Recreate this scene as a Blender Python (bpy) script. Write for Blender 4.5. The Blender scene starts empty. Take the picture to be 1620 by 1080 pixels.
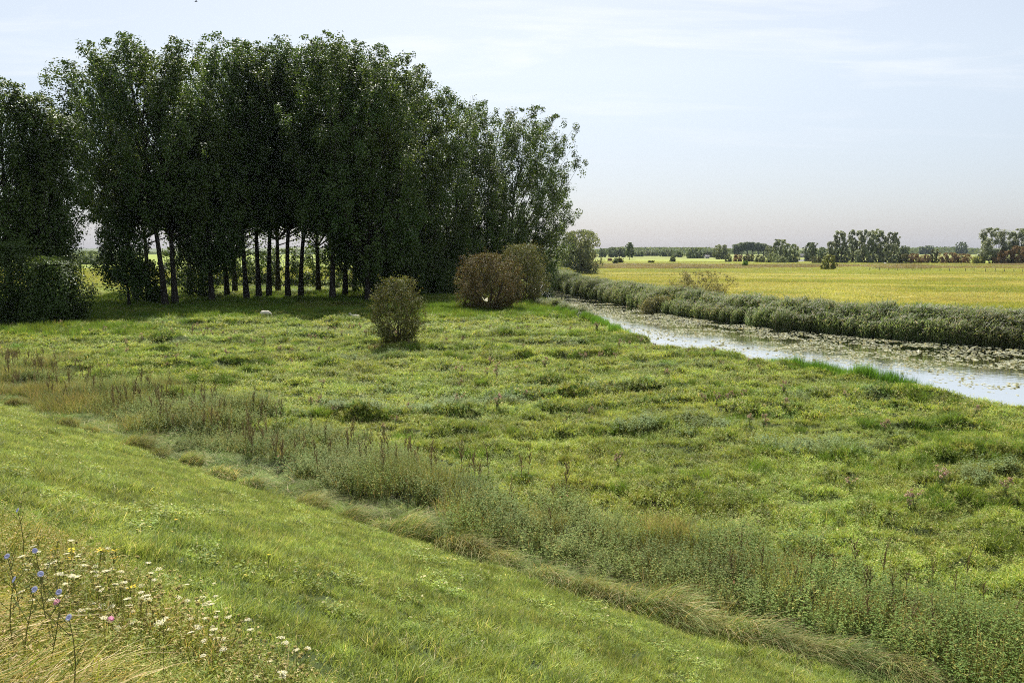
import bpy, math, random
import numpy as np
from mathutils import Vector, Matrix, Euler

D = bpy.data
SC = bpy.context.scene
COL = SC.collection

# ------------------------------------------------------------------ camera, world, sun, exposure
F = 1260.0                                  # focal length in pixels of the 1620 px wide photograph (28 mm)
PITCH = math.atan(143 / F)
CZ = 6.5                                    # eye height over the meadow: standing on the dyke
SUN_AZ, SUN_EL = math.radians(-4), math.radians(52)

cam = D.cameras.new('camera'); cam.lens = 28; cam.sensor_width = 36
cam.clip_start = 0.1; cam.clip_end = 9000
co = D.objects.new('camera', cam); COL.objects.link(co)
co.location = (0, 0, CZ); co.rotation_euler = (math.pi / 2 - PITCH, 0, 0)
SC.camera = co

W = D.worlds.new('World'); SC.world = W; W.use_nodes = True
wn, wl = W.node_tree.nodes, W.node_tree.links
wn.clear()
out = wn.new('ShaderNodeOutputWorld'); bg = wn.new('ShaderNodeBackground')
sky = wn.new('ShaderNodeTexSky'); sky.sky_type = 'NISHITA'; sky.sun_disc = False
sky.sun_elevation = SUN_EL; sky.sun_rotation = SUN_AZ
sky.air_density = 1.0; sky.dust_density = 1.6; sky.ozone_density = 1.0; sky.altitude = 0
# thin cirrus: stretched noise on a plane high above the place, mixed into the sky colour
tc = wn.new('ShaderNodeTexCoord'); sx = wn.new('ShaderNodeSeparateXYZ')
wl.new(tc.outputs['Generated'], sx.inputs[0])
def wmath(op, a, b=None):
    n = wn.new('ShaderNodeMath'); n.operation = op
    for i, v in enumerate((a, b)):
        if v is None: continue
        if isinstance(v, (int, float)): n.inputs[i].default_value = v
        else: wl.new(v, n.inputs[i])
    return n.outputs[0]
zz = wmath('ADD', wmath('MAXIMUM', sx.outputs[2], 0.0), 0.06)
cx = wn.new('ShaderNodeCombineXYZ')
wl.new(wmath('DIVIDE', sx.outputs[0], zz), cx.inputs[0]); wl.new(wmath('DIVIDE', sx.outputs[1], zz), cx.inputs[1])
mp = wn.new('ShaderNodeMapping'); mp.inputs['Scale'].default_value = (0.55, 1.5, 1); mp.inputs['Rotation'].default_value = (0, 0, 0.25)
wl.new(cx.outputs[0], mp.inputs[0])
cn = wn.new('ShaderNodeTexNoise'); cn.inputs['Scale'].default_value = 1.3; cn.inputs['Detail'].default_value = 7; cn.inputs['Roughness'].default_value = 0.6
cn.inputs['Distortion'].default_value = 0.5
wl.new(mp.outputs[0], cn.inputs[0])
cr = wn.new('ShaderNodeValToRGB'); cr.color_ramp.elements[0].position = 0.50; cr.color_ramp.elements[1].position = 0.80
wl.new(cn.outputs['Fac'], cr.inputs[0])
veil = wn.new('ShaderNodeMix'); veil.data_type = 'RGBA'
veil.inputs[0].default_value = 0.34                      # thin high veil that whitens the whole summer sky
wl.new(sky.outputs[0], veil.inputs[6]); veil.inputs[7].default_value = (7.6, 7.9, 8.4, 1)
mx = wn.new('ShaderNodeMix'); mx.data_type = 'RGBA'
fade = wmath('MINIMUM', wmath('MAXIMUM', wmath('MULTIPLY', wmath('SUBTRACT', sx.outputs[2], 0.07), 6.0), 0.0), 1.0)
wl.new(wmath('MULTIPLY', wmath('MULTIPLY', cr.outputs[0], 0.6), fade), mx.inputs[0])
wl.new(veil.outputs[2], mx.inputs[6]); mx.inputs[7].default_value = (8.8, 8.9, 9.1, 1)
gr = wn.new('ShaderNodeMapRange'); gr.inputs[1].default_value = 0.0; gr.inputs[2].default_value = 0.21; gr.inputs[3].default_value = 0.0; gr.inputs[4].default_value = 1.0
wl.new(sx.outputs[2], gr.inputs[0])
gc = wn.new('ShaderNodeMix'); gc.data_type = 'RGBA'; gc.inputs[6].default_value = (.74, .775, .905, 1); gc.inputs[7].default_value = (1.07, 1.05, 1.01, 1); wl.new(gr.outputs[0], gc.inputs[0])
gm = wn.new('ShaderNodeMix'); gm.data_type = 'RGBA'; gm.blend_type = 'MULTIPLY'; gm.inputs[0].default_value = 1; wl.new(mx.outputs[2], gm.inputs[6]); wl.new(gc.outputs[2], gm.inputs[7])
wl.new(gm.outputs[2], bg.inputs[0]); bg.inputs[1].default_value = 0.055
wl.new(bg.outputs[0], out.inputs[0])

sd = D.lights.new('sun', 'SUN'); sd.energy = 5.0; sd.angle = math.radians(0.6); sd.color = (1.0, 0.955, 0.88)
so = D.objects.new('sun', sd); COL.objects.link(so); so.location = (0, 0, 200)
S = Vector((math.sin(SUN_AZ) * math.cos(SUN_EL), math.cos(SUN_AZ) * math.cos(SUN_EL), math.sin(SUN_EL)))
so.rotation_euler = (-S).to_track_quat('-Z', 'Y').to_euler()

SC.view_settings.view_transform = 'Standard'; SC.view_settings.look = 'None'
SC.view_settings.exposure = 1.18; SC.view_settings.gamma = 1.0
SC.render.engine = 'CYCLES'
SC.cycles.use_denoising = False; SC.cycles.filter_width = 1.0; SC.cycles.sample_clamp_indirect = 4
SC.cycles.max_bounces = 6; SC.cycles.diffuse_bounces = 2; SC.cycles.glossy_bounces = 2
SC.cycles.transmission_bounces = 4; SC.cycles.volume_bounces = 0; SC.cycles.transparent_max_bounces = 4

# ------------------------------------------------------------------ helpers
rng = np.random.default_rng(7)

def tag(o, label=None, cat=None, group=None, kind=None):
    for k, v in (('label', label), ('category', cat), ('group', group), ('kind', kind)):
        if v: o[k] = v
    return o

def empty(name, loc, rz=0.0):
    o = D.objects.new(name, None); COL.objects.link(o)
    o.empty_display_size = 0.2; o.location = loc; o.rotation_euler = (0, 0, rz)
    return o

def ray(u, v):
    k, r = (540 - v) / F, (u - 810) / F
    return np.array([r, math.cos(PITCH) + k * math.sin(PITCH), -math.sin(PITCH) + k * math.cos(PITCH)])
def P(u, v, z=0.0):
    d = ray(u, v); t = (z - CZ) / d[2]
    return np.array([d[0] * t, d[1] * t])
def zat(v, y):
    d = ray(810, v); return CZ + y * d[2] / d[1]
def xat(u, v, y):
    d = ray(u, v); return y * d[0] / d[1]

def mesh_np(name, V, faces, mats, mi=None, smooth=False):
    """faces: list of (n,k) index arrays"""
    me = D.meshes.new(name)
    V = np.asarray(V, dtype=np.float32).reshape(-1, 3)
    me.vertices.add(len(V)); me.vertices.foreach_set('co', V.ravel())
    faces = [np.asarray(f, dtype=np.int32) for f in faces if len(f)]
    loops = np.concatenate([f.ravel() for f in faces])
    tot = np.concatenate([np.full(len(f), f.shape[1], np.int32) for f in faces])
    st = np.concatenate([[0], np.cumsum(tot)[:-1]]).astype(np.int32)
    me.loops.add(len(loops)); me.loops.foreach_set('vertex_index', loops)
    me.polygons.add(len(tot)); me.polygons.foreach_set('loop_start', st)
    if mi is not None: me.polygons.foreach_set('material_index', np.asarray(mi, np.int32))
    me.polygons.foreach_set('use_smooth', np.full(len(tot), smooth))
    for m in mats: me.materials.append(m)
    me.update(calc_edges=True)
    return me

class Geo:
    def __init__(s): s.V = []; s.T = []; s.Q = []; s.tm = []; s.qm = []; s.n = 0
    def add(s, V, T=None, Q=None, m=0):
        V = np.asarray(V, float).reshape(-1, 3)
        if T is not None and len(T): T = np.asarray(T); s.T.append(T + s.n); s.tm.append(np.full(len(T), m))
        if Q is not None and len(Q): Q = np.asarray(Q); s.Q.append(Q + s.n); s.qm.append(np.full(len(Q), m))
        s.V.append(V); s.n += len(V); return s
    def mesh(s, name, mats, smooth=False):
        fs = []; mi = []
        if s.T: fs.append(np.concatenate(s.T)); mi.append(np.concatenate(s.tm))
        if s.Q: fs.append(np.concatenate(s.Q)); mi.append(np.concatenate(s.qm))
        return mesh_np(name, np.concatenate(s.V), fs, mats, np.concatenate(mi), smooth)
    def obj(s, name, mats, parent=None, smooth=False, link=True):
        o = D.objects.new(name, s.mesh(name, mats, smooth))
        if link: COL.objects.link(o)
        if parent: o.parent = parent
        return o

def tube(path, rad, sides=5):
    path = np.asarray(path, float); n = len(path)
    tg = np.gradient(path, axis=0); tg /= np.linalg.norm(tg, axis=1)[:, None] + 1e-9
    ref = np.array([1.0, 0.13, 0.07]); 
    if abs(tg[0] @ ref) > .85: ref = np.array([0.05, 1.0, 0.1])
    a = np.cross(tg, ref); a /= np.linalg.norm(a, axis=1)[:, None] + 1e-9
    b = np.cross(tg, a)
    th = np.linspace(0, 2 * math.pi, sides, endpoint=False)
    V = path[:, None, :] + np.asarray(rad)[:, None, None] * (np.cos(th)[None, :, None] * a[:, None, :] + np.sin(th)[None, :, None] * b[:, None, :])
    i = np.arange(n - 1)[:, None] * sides; j = np.arange(sides)[None, :]; k = (j + 1) % sides
    Q = np.stack([i + j, i + k, i + sides + k, i + sides + j], -1).reshape(-1, 4)
    return V.reshape(-1, 3), Q

def unit(v): return v / (np.linalg.norm(v, axis=-1, keepdims=True) + 1e-9)

def leaves(r, C, size, wid=0.7, nrm=None, droop=None):
    """diamond leaves at centres C"""
    n = len(C)
    a = r.normal(size=(n, 3)); 
    if droop is not None: a = a * 0.45 + np.array(droop)
    a = unit(a)
    if nrm is not None and droop is None:
        N_ = unit(nrm); a = unit(a - (a * N_).sum(1)[:, None] * N_); b = np.cross(N_, a)
    else: b = unit(np.cross(a, r.normal(size=(n, 3))))
    L = size * r.uniform(.6, 1.25, n)[:, None]
    c = np.cross(a, b)
    V = np.stack([C - a * L * .5, C + b * L * wid * .5 + c * L * .08, C + a * L * .5, C - b * L * wid * .5 + c * L * .08], 1).reshape(-1, 3)
    Q = np.arange(4 * n).reshape(n, 4)
    return V, Q

def blades(r, n, R, h0, h1, w, bend=(.1, .6), lev=3, lean=None, flop=.3, pos=None, wtip=0.0):
    if pos is None:
        rr = R * np.sqrt(r.uniform(0, 1, n)); an = r.uniform(0, 2 * math.pi, n)
        base = np.stack([rr * np.cos(an), rr * np.sin(an), np.zeros(n)], 1)
    else: base = pos
    h = r.uniform(h0, h1, n); az = r.uniform(0, 2 * math.pi, n)
    d = np.stack([np.cos(az), np.sin(az), np.zeros(n)], 1)
    if lean is not None: d = unit(d * .55 + np.array([lean[0], lean[1], 0.0]))
    bd = r.uniform(bend[0], bend[1], n)
    sa = r.uniform(0, 2 * math.pi, n)
    sv = np.stack([np.cos(sa), np.sin(sa), np.zeros(n)], 1) * (w * r.uniform(.6, 1.3, n) * .5)[:, None]
    V = []
    for l in range(lev):
        t = l / (lev - 1)
        c = base + d * (bd * h * t ** 1.7)[:, None]
        c[:, 2] += h * (t - np.clip(flop * bd, 0, .95) * t * t)
        ww = (1 - t ** 2) * (1 - wtip) + wtip
        if l < lev - 1: V += [c - sv * ww, c + sv * ww]
        else: V += [c]
    k = 2 * (lev - 1) + 1
    V = np.stack(V, 1).reshape(-1, 3)
    T = []
    for l in range(lev - 2):
        a = 2 * l
        T += [(a, a + 1, a + 3), (a, a + 3, a + 2)]
    a = 2 * (lev - 2); T += [(a, a + 1, a + 2)]
    T = (np.arange(n)[:, None, None] * k + np.array(T)[None]).reshape(-1, 3)
    return V, T

def herb(r, n, R, h0, h1, leafL, per, leafw=.55, stemw=.006, topfrac=0.0, spread=.12):
    """stems with paired drooping leaves -> (stem V,T),(leaf V,T)"""
    rr = R * np.sqrt(r.uniform(0, 1, n)); an = r.uniform(0, 2 * math.pi, n)
    base = np.stack([rr * np.cos(an), rr * np.sin(an), np.zeros(n)], 1)
    h = r.uniform(h0, h1, n)
    ln = r.normal(0, spread, (n, 2)) * h[:, None]
    tip = base + np.concatenate([ln, h[:, None]], 1)
    sa = r.uniform(0, 2 * math.pi, n); sv = np.stack([np.cos(sa), np.sin(sa), 0 * sa], 1) * stemw
    SV = np.stack([base - sv, base + sv, tip], 1).reshape(-1, 3); ST = np.arange(3 * n).reshape(n, 3)
    i = np.repeat(np.arange(n), per); t = np.tile(np.linspace(.22, 1, per), n) + r.normal(0, .03, n * per)
    c = base[i] + (tip - base)[i] * t[:, None]
    az = r.uniform(0, 2 * math.pi, len(i))
    d = unit(np.stack([np.cos(az), np.sin(az), r.uniform(-.5, .5, len(i))], 1))
    L = leafL * r.uniform(.6, 1.2, len(i)) * (1.15 - .55 * t)
    s = unit(np.cross(d, np.array([0, 0, 1.0])))
    e = c + d * L[:, None]; m = c + d * (L * .45)[:, None]; m[:, 2] += L * .06
    V = np.stack([c, m - s * (L * leafw * .5)[:, None], e, m + s * (L * leafw * .5)[:, None]], 1).reshape(-1, 3)
    k = np.arange(len(i))[:, None] * 4
    T = np.concatenate([k + np.array([[0, 1, 2]]), k + np.array([[0, 2, 3]])])
    return (SV, ST), (V, T)

# ------------------------------------------------------------------ noise, zones, heights
_perm = np.random.default_rng(3).uniform(0, 1, 65536)
def vnoise(x, y, seed=0):
    x = np.asarray(x, float) + seed * 17.31; y = np.asarray(y, float) - seed * 9.77
    xi = np.floor(x).astype(np.int64); yi = np.floor(y).astype(np.int64)
    fx = x - xi; fy = y - yi; fx = fx * fx * (3 - 2 * fx); fy = fy * fy * (3 - 2 * fy)
    def h(a, b): return _perm[((a * 73856093) ^ (b * 19349663) ^ (seed * 83492791)) & 65535]
    return (h(xi, yi) * (1 - fx) + h(xi + 1, yi) * fx) * (1 - fy) + (h(xi, yi + 1) * (1 - fx) + h(xi + 1, yi + 1) * fx) * fy
def fbm(x, y, seed=0, o=3):
    s = 0; a = .5; tot = 0
    for k in range(o): s = s + a * vnoise(x * 2 ** k, y * 2 ** k, seed + k); tot += a; a *= .5
    return s / tot
def sstep(a, b, x): t = np.clip((x - a) / (b - a), 0, 1); return t * t * (3 - 2 * t)

NX, NY, TOE = 0.634, 0.773, 12.05              # dyke: normal of its foot line and distance from the camera
def dyke_s(x, y): return NX * x + NY * y
NEAR = np.array([(190, -110), (60, -1), (30, 24.6), (21.8, 33.4), (20.5, 34.9), (19.1, 36.5), (16, 45.3), (14.0, 50.2), (10.2, 55.5), (8.3, 69.6), (5.5, 86.6),
                 (3.6, 113), (2.2, 140), (3, 170), (5, 212), (5, 260), (2, 300), (-30, 360), (-140, 470)], float)
FAR = np.array([(215, -70), (74, 28), (52, 48), (38.9, 60), (32.6, 65.8), (25.8, 75.1), (20.4, 88.4), (16.9, 101.3), (12.5, 120), (9.8, 136), (8.6, 157),
                (9.8, 212), (10.8, 262), (9, 303), (-24, 368), (-132, 482)], float)
def pl_dist(x, y, L):
    d = np.full(np.shape(x), 1e9)
    for (ax, ay), (bx, by) in zip(L[:-1], L[1:]):
        ex, ey = bx - ax, by - ay
        t = np.clip(((x - ax) * ex + (y - ay) * ey) / (ex * ex + ey * ey), 0, 1)
        d = np.minimum(d, np.hypot(x - ax - t * ex, y - ay - t * ey))
    return d
POLY = np.concatenate([NEAR, FAR[::-1]])
def inside(x, y, poly=POLY):
    c = np.zeros(np.shape(x), bool)
    for (ax, ay), (bx, by) in zip(poly, np.roll(poly, -1, 0)):
        if ay == by: continue
        c ^= ((ay > y) != (by > y)) & (x < (bx - ax) * (y - ay) / (by - ay) + ax)
    return c
def river_d(x, y):
    d = np.minimum(pl_dist(x, y, NEAR), pl_dist(x, y, FAR))
    return np.where(inside(x, y), -d, d)
def beyond(x, y):
    """true on the far side of the river"""
    return inside(x, y, np.concatenate([FAR, [(-132, 3000), (3000, 3000), (3000, -70)]]))

def terr(x, y):
    """trodden terraces running across the meadow: phase 0..1 and step height"""
    ph = y * .31 - x * .03 + 2.6 * fbm(x * .07, y * .05, 13, 2)
    return ph - np.floor(ph), .42 * sstep(.40, .66, fbm(x * .16, y * .22, 15, 3))
def hum(x, y):
    a = fbm(x * .30, y * .62, 5, 3); b = fbm(x * .9, y * 1.3, 11, 2)
    f = terr(x, y)
    return np.clip(a - .38, 0, 1) * .5 + np.clip(b - .45, 0, 1) * .6 + f[1] * sstep(0, .14, f[0]) * (1 - f[0])
def H(x, y, rd=None):
    x = np.asarray(x, float); y = np.asarray(y, float)
    s = dyke_s(x, y)
    lin = 4.9 * (1 - s / TOE)
    z = .12 * np.logaddexp(0, np.clip(lin, -30, 30) / .12)
    z = np.minimum(z, 4.9)
    z = np.where(s < -4, np.maximum(4.9 + (s + 4) * .4, 0), z)
    z = z + (fbm(x * .5, y * .5, 21, 2) - .5) * .09 * sstep(3, 5, s)
    m = sstep(12.5, 15, s) * (1 - sstep(140, 220, np.hypot(x, y)))
    by = beyond(x, y)
    z = z + m * np.where(by, .35, 1.0) * (hum(x, y) - .12)
    if rd is None: rd = river_d(x, y)
    return np.where(s > 12, -1.7 + (z + 1.7) * sstep(-1.6, .9, rd), z)

# ------------------------------------------------------------------ materials
def nodes_of(name):
    m = D.materials.new(name); m.use_nodes = True
    n, l = m.node_tree.nodes, m.node_tree.links
    n.clear(); return m, n, l

def leaf_mat(name, c1, c2, c3=None, tr=.35, rough=.6, spec=.10, nscale=.15, nvar=.35, f3=.12, trc=None, n2=None, v2=.35):
    """foliage: colour varies per leaf or blade, per plant and in broad patches; thin leaves let light through"""
    m, n, l = nodes_of(name)
    o = n.new('ShaderNodeOutputMaterial'); g = n.new('ShaderNodeNewGeometry'); oi = n.new('ShaderNodeObjectInfo')
    mix = n.new('ShaderNodeMix'); mix.data_type = 'RGBA'; mix.inputs[6].default_value = (*c1, 1); mix.inputs[7].default_value = (*c2, 1)
    ad = n.new('ShaderNodeMath'); ad.operation = 'ADD'; l.new(g.outputs['Random Per Island'], ad.inputs[0]); l.new(oi.outputs['Random'], ad.inputs[1])
    fr = n.new('ShaderNodeMath'); fr.operation = 'FRACT'; l.new(ad.outputs[0], fr.inputs[0])
    l.new(fr.outputs[0], mix.inputs[0]); col = mix.outputs[2]
    if c3:
        gt = n.new('ShaderNodeMath'); gt.operation = 'LESS_THAN'; gt.inputs[1].default_value = f3
        m2 = n.new('ShaderNodeMath'); m2.operation = 'MULTIPLY_ADD'; l.new(g.outputs['Random Per Island'], m2.inputs[0]); m2.inputs[1].default_value = 7.13
        l.new(oi.outputs['Random'], m2.inputs[2]); f2 = n.new('ShaderNodeMath'); f2.operation = 'FRACT'; l.new(m2.outputs[0], f2.inputs[0])
        l.new(f2.outputs[0], gt.inputs[0])
        mx = n.new('ShaderNodeMix'); mx.data_type = 'RGBA'; l.new(gt.outputs[0], mx.inputs[0]); l.new(col, mx.inputs[6]); mx.inputs[7].default_value = (*c3, 1)
        col = mx.outputs[2]
    nz = n.new('ShaderNodeTexNoise'); nz.inputs['Scale'].default_value = nscale; nz.inputs['Detail'].default_value = 3
    l.new(g.outputs['Position'], nz.inputs['Vector'])
    mr = n.new('ShaderNodeMapRange'); mr.inputs[1].default_value = .3; mr.inputs[2].default_value = .7
    mr.inputs[3].default_value = 1 - nvar; mr.inputs[4].default_value = 1 + nvar
    l.new(nz.outputs[0], mr.inputs[0])
    val = mr.outputs[0]
    if n2:
        nz2 = n.new('ShaderNodeTexNoise'); nz2.inputs['Scale'].default_value = n2; nz2.inputs['Detail'].default_value = 2; l.new(g.outputs['Position'], nz2.inputs['Vector'])
        mq = n.new('ShaderNodeMapRange'); mq.inputs[1].default_value = .32; mq.inputs[2].default_value = .68; mq.inputs[3].default_value = 1 - v2; mq.inputs[4].default_value = 1 + v2; l.new(nz2.outputs[0], mq.inputs[0])
        mm = n.new('ShaderNodeMath'); mm.operation = 'MULTIPLY'; l.new(val, mm.inputs[0]); l.new(mq.outputs[0], mm.inputs[1]); val = mm.outputs[0]
    hs = n.new('ShaderNodeHueSaturation'); l.new(col, hs.inputs['Color']); l.new(val, hs.inputs['Value'])
    h2 = n.new('ShaderNodeMapRange'); h2.inputs[1].default_value = .3; h2.inputs[2].default_value = .7; h2.inputs[3].default_value = .485; h2.inputs[4].default_value = .515
    sp = n.new('ShaderNodeSeparateColor'); l.new(nz.outputs['Color'], sp.inputs[0]); l.new(sp.outputs[1], h2.inputs[0]); l.new(h2.outputs[0], hs.inputs['Hue'])
    p = n.new('ShaderNodeBsdfPrincipled'); p.inputs['Roughness'].default_value = rough; p.inputs['Specular IOR Level'].default_value = spec
    l.new(hs.outputs[0], p.inputs['Base Color'])
    t = n.new('ShaderNodeBsdfTranslucent')
    tcx = n.new('ShaderNodeMix'); tcx.data_type = 'RGBA'; tcx.blend_type = 'MULTIPLY'; tcx.inputs[0].default_value = 1
    l.new(hs.outputs[0], tcx.inputs[6]); tcx.inputs[7].default_value = (*(trc or (1.35, 1.25, .7)), 1)
    l.new(tcx.outputs[2], t.inputs[0])
    ms = n.new('ShaderNodeMixShader'); ms.inputs[0].default_value = tr
    l.new(p.outputs[0], ms.inputs[1]); l.new(t.outputs[0], ms.inputs[2]); l.new(ms.outputs[0], o.inputs[0])
    return m

def solid_mat(name, c1, c2, rough=.8, scale=6.0, spec=.2, bump=0.0, stretch=(1, 1, 1)):
    m, n, l = nodes_of(name)
    o = n.new('ShaderNodeOutputMaterial'); p = n.new('ShaderNodeBsdfPrincipled')
    p.inputs['Roughness'].default_value = rough; p.inputs['Specular IOR Level'].default_value = spec
    tcn = n.new('ShaderNodeTexCoord'); mp = n.new('ShaderNodeMapping'); mp.inputs['Scale'].default_value = stretch
    l.new(tcn.outputs['Object'], mp.inputs[0])
    nz = n.new('ShaderNodeTexNoise'); nz.inputs['Scale'].default_value = scale; nz.inputs['Detail'].default_value = 4
    l.new(mp.outputs[0], nz.inputs[0])
    r = n.new('ShaderNodeValToRGB'); r.color_ramp.elements[0].position = .35; r.color_ramp.elements[1].position = .65
    r.color_ramp.elements[0].color = (*c1, 1); r.color_ramp.elements[1].color = (*c2, 1)
    l.new(nz.outputs[0], r.inputs[0]); l.new(r.outputs[0], p.inputs['Base Color'])
    if bump:
        b = n.new('ShaderNodeBump'); b.inputs['Strength'].default_value = bump; b.inputs['Distance'].default_value = .05
        l.new(nz.outputs[0], b.inputs['Height']); l.new(b.outputs[0], p.inputs['Normal'])
    l.new(p.outputs[0], o.inputs[0]); return m

M = {}
M['slope'] = leaf_mat('mown grass', (.146, .214, .050), (.246, .290, .088), (.42, .38, .20), tr=.4, nscale=1.1, nvar=.34, f3=.07, n2=5.0, v2=.32)
M['verge'] = leaf_mat('verge grass', (.12, .17, .03), (.23, .24, .06), (.42, .33, .16), tr=.4, nscale=1.2, nvar=.3, f3=.22)
M['straw'] = leaf_mat('straw grass', (.42, .31, .12), (.30, .27, .08), (.52, .42, .26), tr=.35, nscale=1.5, nvar=.3, f3=.3)
M['meadow'] = leaf_mat('grazed grass', (.152, .226, .042), (.258, .298, .068), (.40, .35, .16), tr=.4, nscale=.3, nvar=.28, f3=.10, n2=2.6, v2=.42)
M['tuft'] = leaf_mat('rank grass', (.080, .150, .022), (.155, .235, .040), (.26, .23, .08), tr=.38, nscale=.4, nvar=.25, f3=.05, n2=2.2, v2=.38)
M['long'] = leaf_mat('long pale grass', (.105, .175, .042), (.195, .25, .082), (.40, .34, .20), tr=.4, nscale=.7, nvar=.35, f3=.14, n2=3.0, v2=.3)
M['tuss_s'] = leaf_mat('dead tussock grass', (.30, .25, .11), (.23, .22, .085), (.15, .20, .055), tr=.3, nscale=1.0, nvar=.35, f3=.45)
M['tuss_g'] = leaf_mat('green tussock grass', (.12, .18, .05), (.21, .25, .09), (.40, .32, .17), tr=.35, nscale=1.0, nvar=.35, f3=.25)
M['nettle'] = leaf_mat('nettle leaf', (.075, .130, .022), (.150, .205, .042), (.26, .25, .06), tr=.35, nscale=.4, nvar=.35, f3=.10)
M['greyherb'] = leaf_mat('grey green thistle leaf', (.105, .165, .055), (.165, .225, .085), None, tr=.3, nscale=.4, nvar=.25)
M['stemg'] = leaf_mat('green stem', (.12, .15, .04), (.17, .16, .06), None, tr=.2)
M['seedgrass'] = leaf_mat('brown seeding grass', (.20, .200, .072), (.155, .18, .05), (.30, .235, .13), tr=.35, nscale=.5, nvar=.3, f3=.25)
M['dock'] = leaf_mat('dock seed', (.160, .115, .058), (.235, .180, .095), (.21, .20, .075), tr=.15, nscale=.6, nvar=.3, f3=.15)
M['dockstem'] = leaf_mat('dock stem', (.13, .095, .05), (.17, .14, .065), None, tr=.1)
M['dockleaf'] = leaf_mat('dock leaf', (.08, .14, .03), (.14, .19, .05), (.22, .12, .05), tr=.35, f3=.1)
M['thistle'] = leaf_mat('thistle head', (.27, .19, .14), (.38, .31, .25), (.30, .16, .22), tr=.3, f3=.12)
M['reed'] = leaf_mat('reed leaf', (.090, .140, .046), (.165, .212, .084), (.27, .25, .16), tr=.36, rough=.6, spec=.08, nscale=.12, nvar=.3, f3=.12)
M['plume'] = leaf_mat('reed plume', (.21, .195, .165), (.30, .285, .24), None, tr=.3, nscale=.2, nvar=.25)
M['sedge'] = leaf_mat('sedge', (.075, .17, .022), (.12, .24, .04), (.06, .10, .03), tr=.4, nscale=.4, nvar=.3, f3=.1)
M['field'] = leaf_mat('dry field grass', (.33, .31, .095), (.275, .305, .078), (.42, .345, .14), tr=.35, nscale=.05, nvar=.18, f3=.2)
M['fieldg'] = leaf_mat('far green grass', (.19, .23, .04), (.26, .27, .06), (.34, .29, .10), tr=.35, nscale=.03, nvar=.2, f3=.12)
M['brownveg'] = leaf_mat('ditch vegetation', (.16, .14, .06), (.20, .19, .07), (.24, .17, .10), tr=.3, nscale=.05, nvar=.3, f3=.3)
M['poplar'] = leaf_mat('poplar leaf', (.046, .082, .019), (.076, .120, .029), (.125, .165, .054), tr=.34, rough=.5, spec=.2, nscale=.16, nvar=.3, f3=.07)
M['willow'] = leaf_mat('willow leaf', (.13, .16, .088), (.20, .235, .135), (.28, .29, .19), tr=.33, rough=.5, spec=.4, nscale=.1, nvar=.3, f3=.12)
M['dtree'] = leaf_mat('far broadleaf', (.080, .112, .050), (.130, .165, .072), None, tr=.33, nscale=.06, nvar=.3)
M['gtree'] = leaf_mat('far grey green leaf', (.135, .162, .08), (.20, .23, .12), None, tr=.33, nscale=.06, nvar=.3)
M['haw'] = leaf_mat('hawthorn red brown leaf', (.080, .056, .026), (.122, .088, .036), (.125, .130, .042), tr=.25, nscale=.5, nvar=.35, f3=.30)
M['hawo'] = leaf_mat('hawthorn olive leaf', (.075, .090, .028), (.130, .145, .042), (.13, .10, .035), tr=.25, nscale=.5, nvar=.3, f3=.25)
M['hawfar'] = leaf_mat('far hawthorn leaf', (.17, .105, .055), (.24, .155, .075), (.22, .19, .07), tr=.3, nscale=.08, nvar=.3, f3=.2)
M['bush'] = leaf_mat('thorn bush leaf', (.055, .066, .018), (.135, .150, .040), (.12, .08, .035), tr=.25, nscale=.9, nvar=.35, f3=.12)
M['ybush'] = leaf_mat('yellow green leaf', (.16, .19, .04), (.24, .25, .06), (.16, .13, .05), tr=.35, nscale=.2, nvar=.3, f3=.1)
M['tawny'] = leaf_mat('tawny shrub leaf', (.17, .165, .07), (.25, .225, .11), (.12, .14, .05), tr=.3, nscale=.4, nvar=.35, f3=.25)
M['bark'] = solid_mat('bark', (.020, .017, .014), (.046, .040, .032), rough=.95, scale=3, bump=.6, stretch=(1, 1, .2))
M['twig'] = solid_mat('twig bark', (.06, .045, .035), (.10, .075, .055), rough=.9, scale=8)
M['wool'] = solid_mat('wool', (.68, .60, .48), (.80, .74, .62), rough=1.0, scale=9, bump=.5)
M['face'] = solid_mat('sheep face', (.50, .44, .37), (.62, .56, .48), rough=.9, scale=12)
M['wood'] = solid_mat('weathered post', (.10, .085, .07), (.18, .16, .13), rough=.9, scale=5)
M['pad'] = leaf_mat('lily pad', (.24, .26, .17), (.34, .35, .26), (.38, .36, .24), tr=.15, rough=.5, spec=.3, nscale=.5, nvar=.25, f3=.12)
M['white'] = leaf_mat('white floret', (.74, .73, .66), (.80, .80, .76), (.66, .62, .48), tr=.35, nscale=3, nvar=.08)
M['nest'] = leaf_mat('carrot seed head', (.40, .36, .18), (.52, .46, .29), (.32, .34, .13), tr=.4, nscale=3, nvar=.2, f3=.25)
M['blue'] = leaf_mat('chicory petal', (.42, .44, .70), (.54, .55, .76), None, tr=.4, nscale=3, nvar=.1, trc=(1, 1, 1.1))
M['pink'] = leaf_mat('pink petal', (.70, .32, .48), (.78, .42, .56), None, tr=.4, nscale=3, nvar=.1, trc=(1, .9, 1))
M['yellow'] = leaf_mat('yellow petal', (.72, .46, .03), (.78, .58, .06), None, tr=.35, nscale=3, nvar=.1)
M['wall'] = solid_mat('pale wall', (.62, .60, .57), (.70, .68, .65), rough=.9, scale=2)
M['tile'] = solid_mat('roof tile', (.11, .065, .055), (.16, .10, .08), rough=.8, scale=3)
M['slate'] = solid_mat('dark roof', (.035, .035, .04), (.06, .06, .065), rough=.7, scale=3)
M['wing'] = leaf_mat('butterfly wing', (.58, .57, .46), (.64, .63, .52), None, tr=.5, nscale=30, nvar=.05)
M['feather'] = solid_mat('dark feather', (.03, .03, .035), (.06, .06, .07), rough=.7, scale=20)
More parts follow.
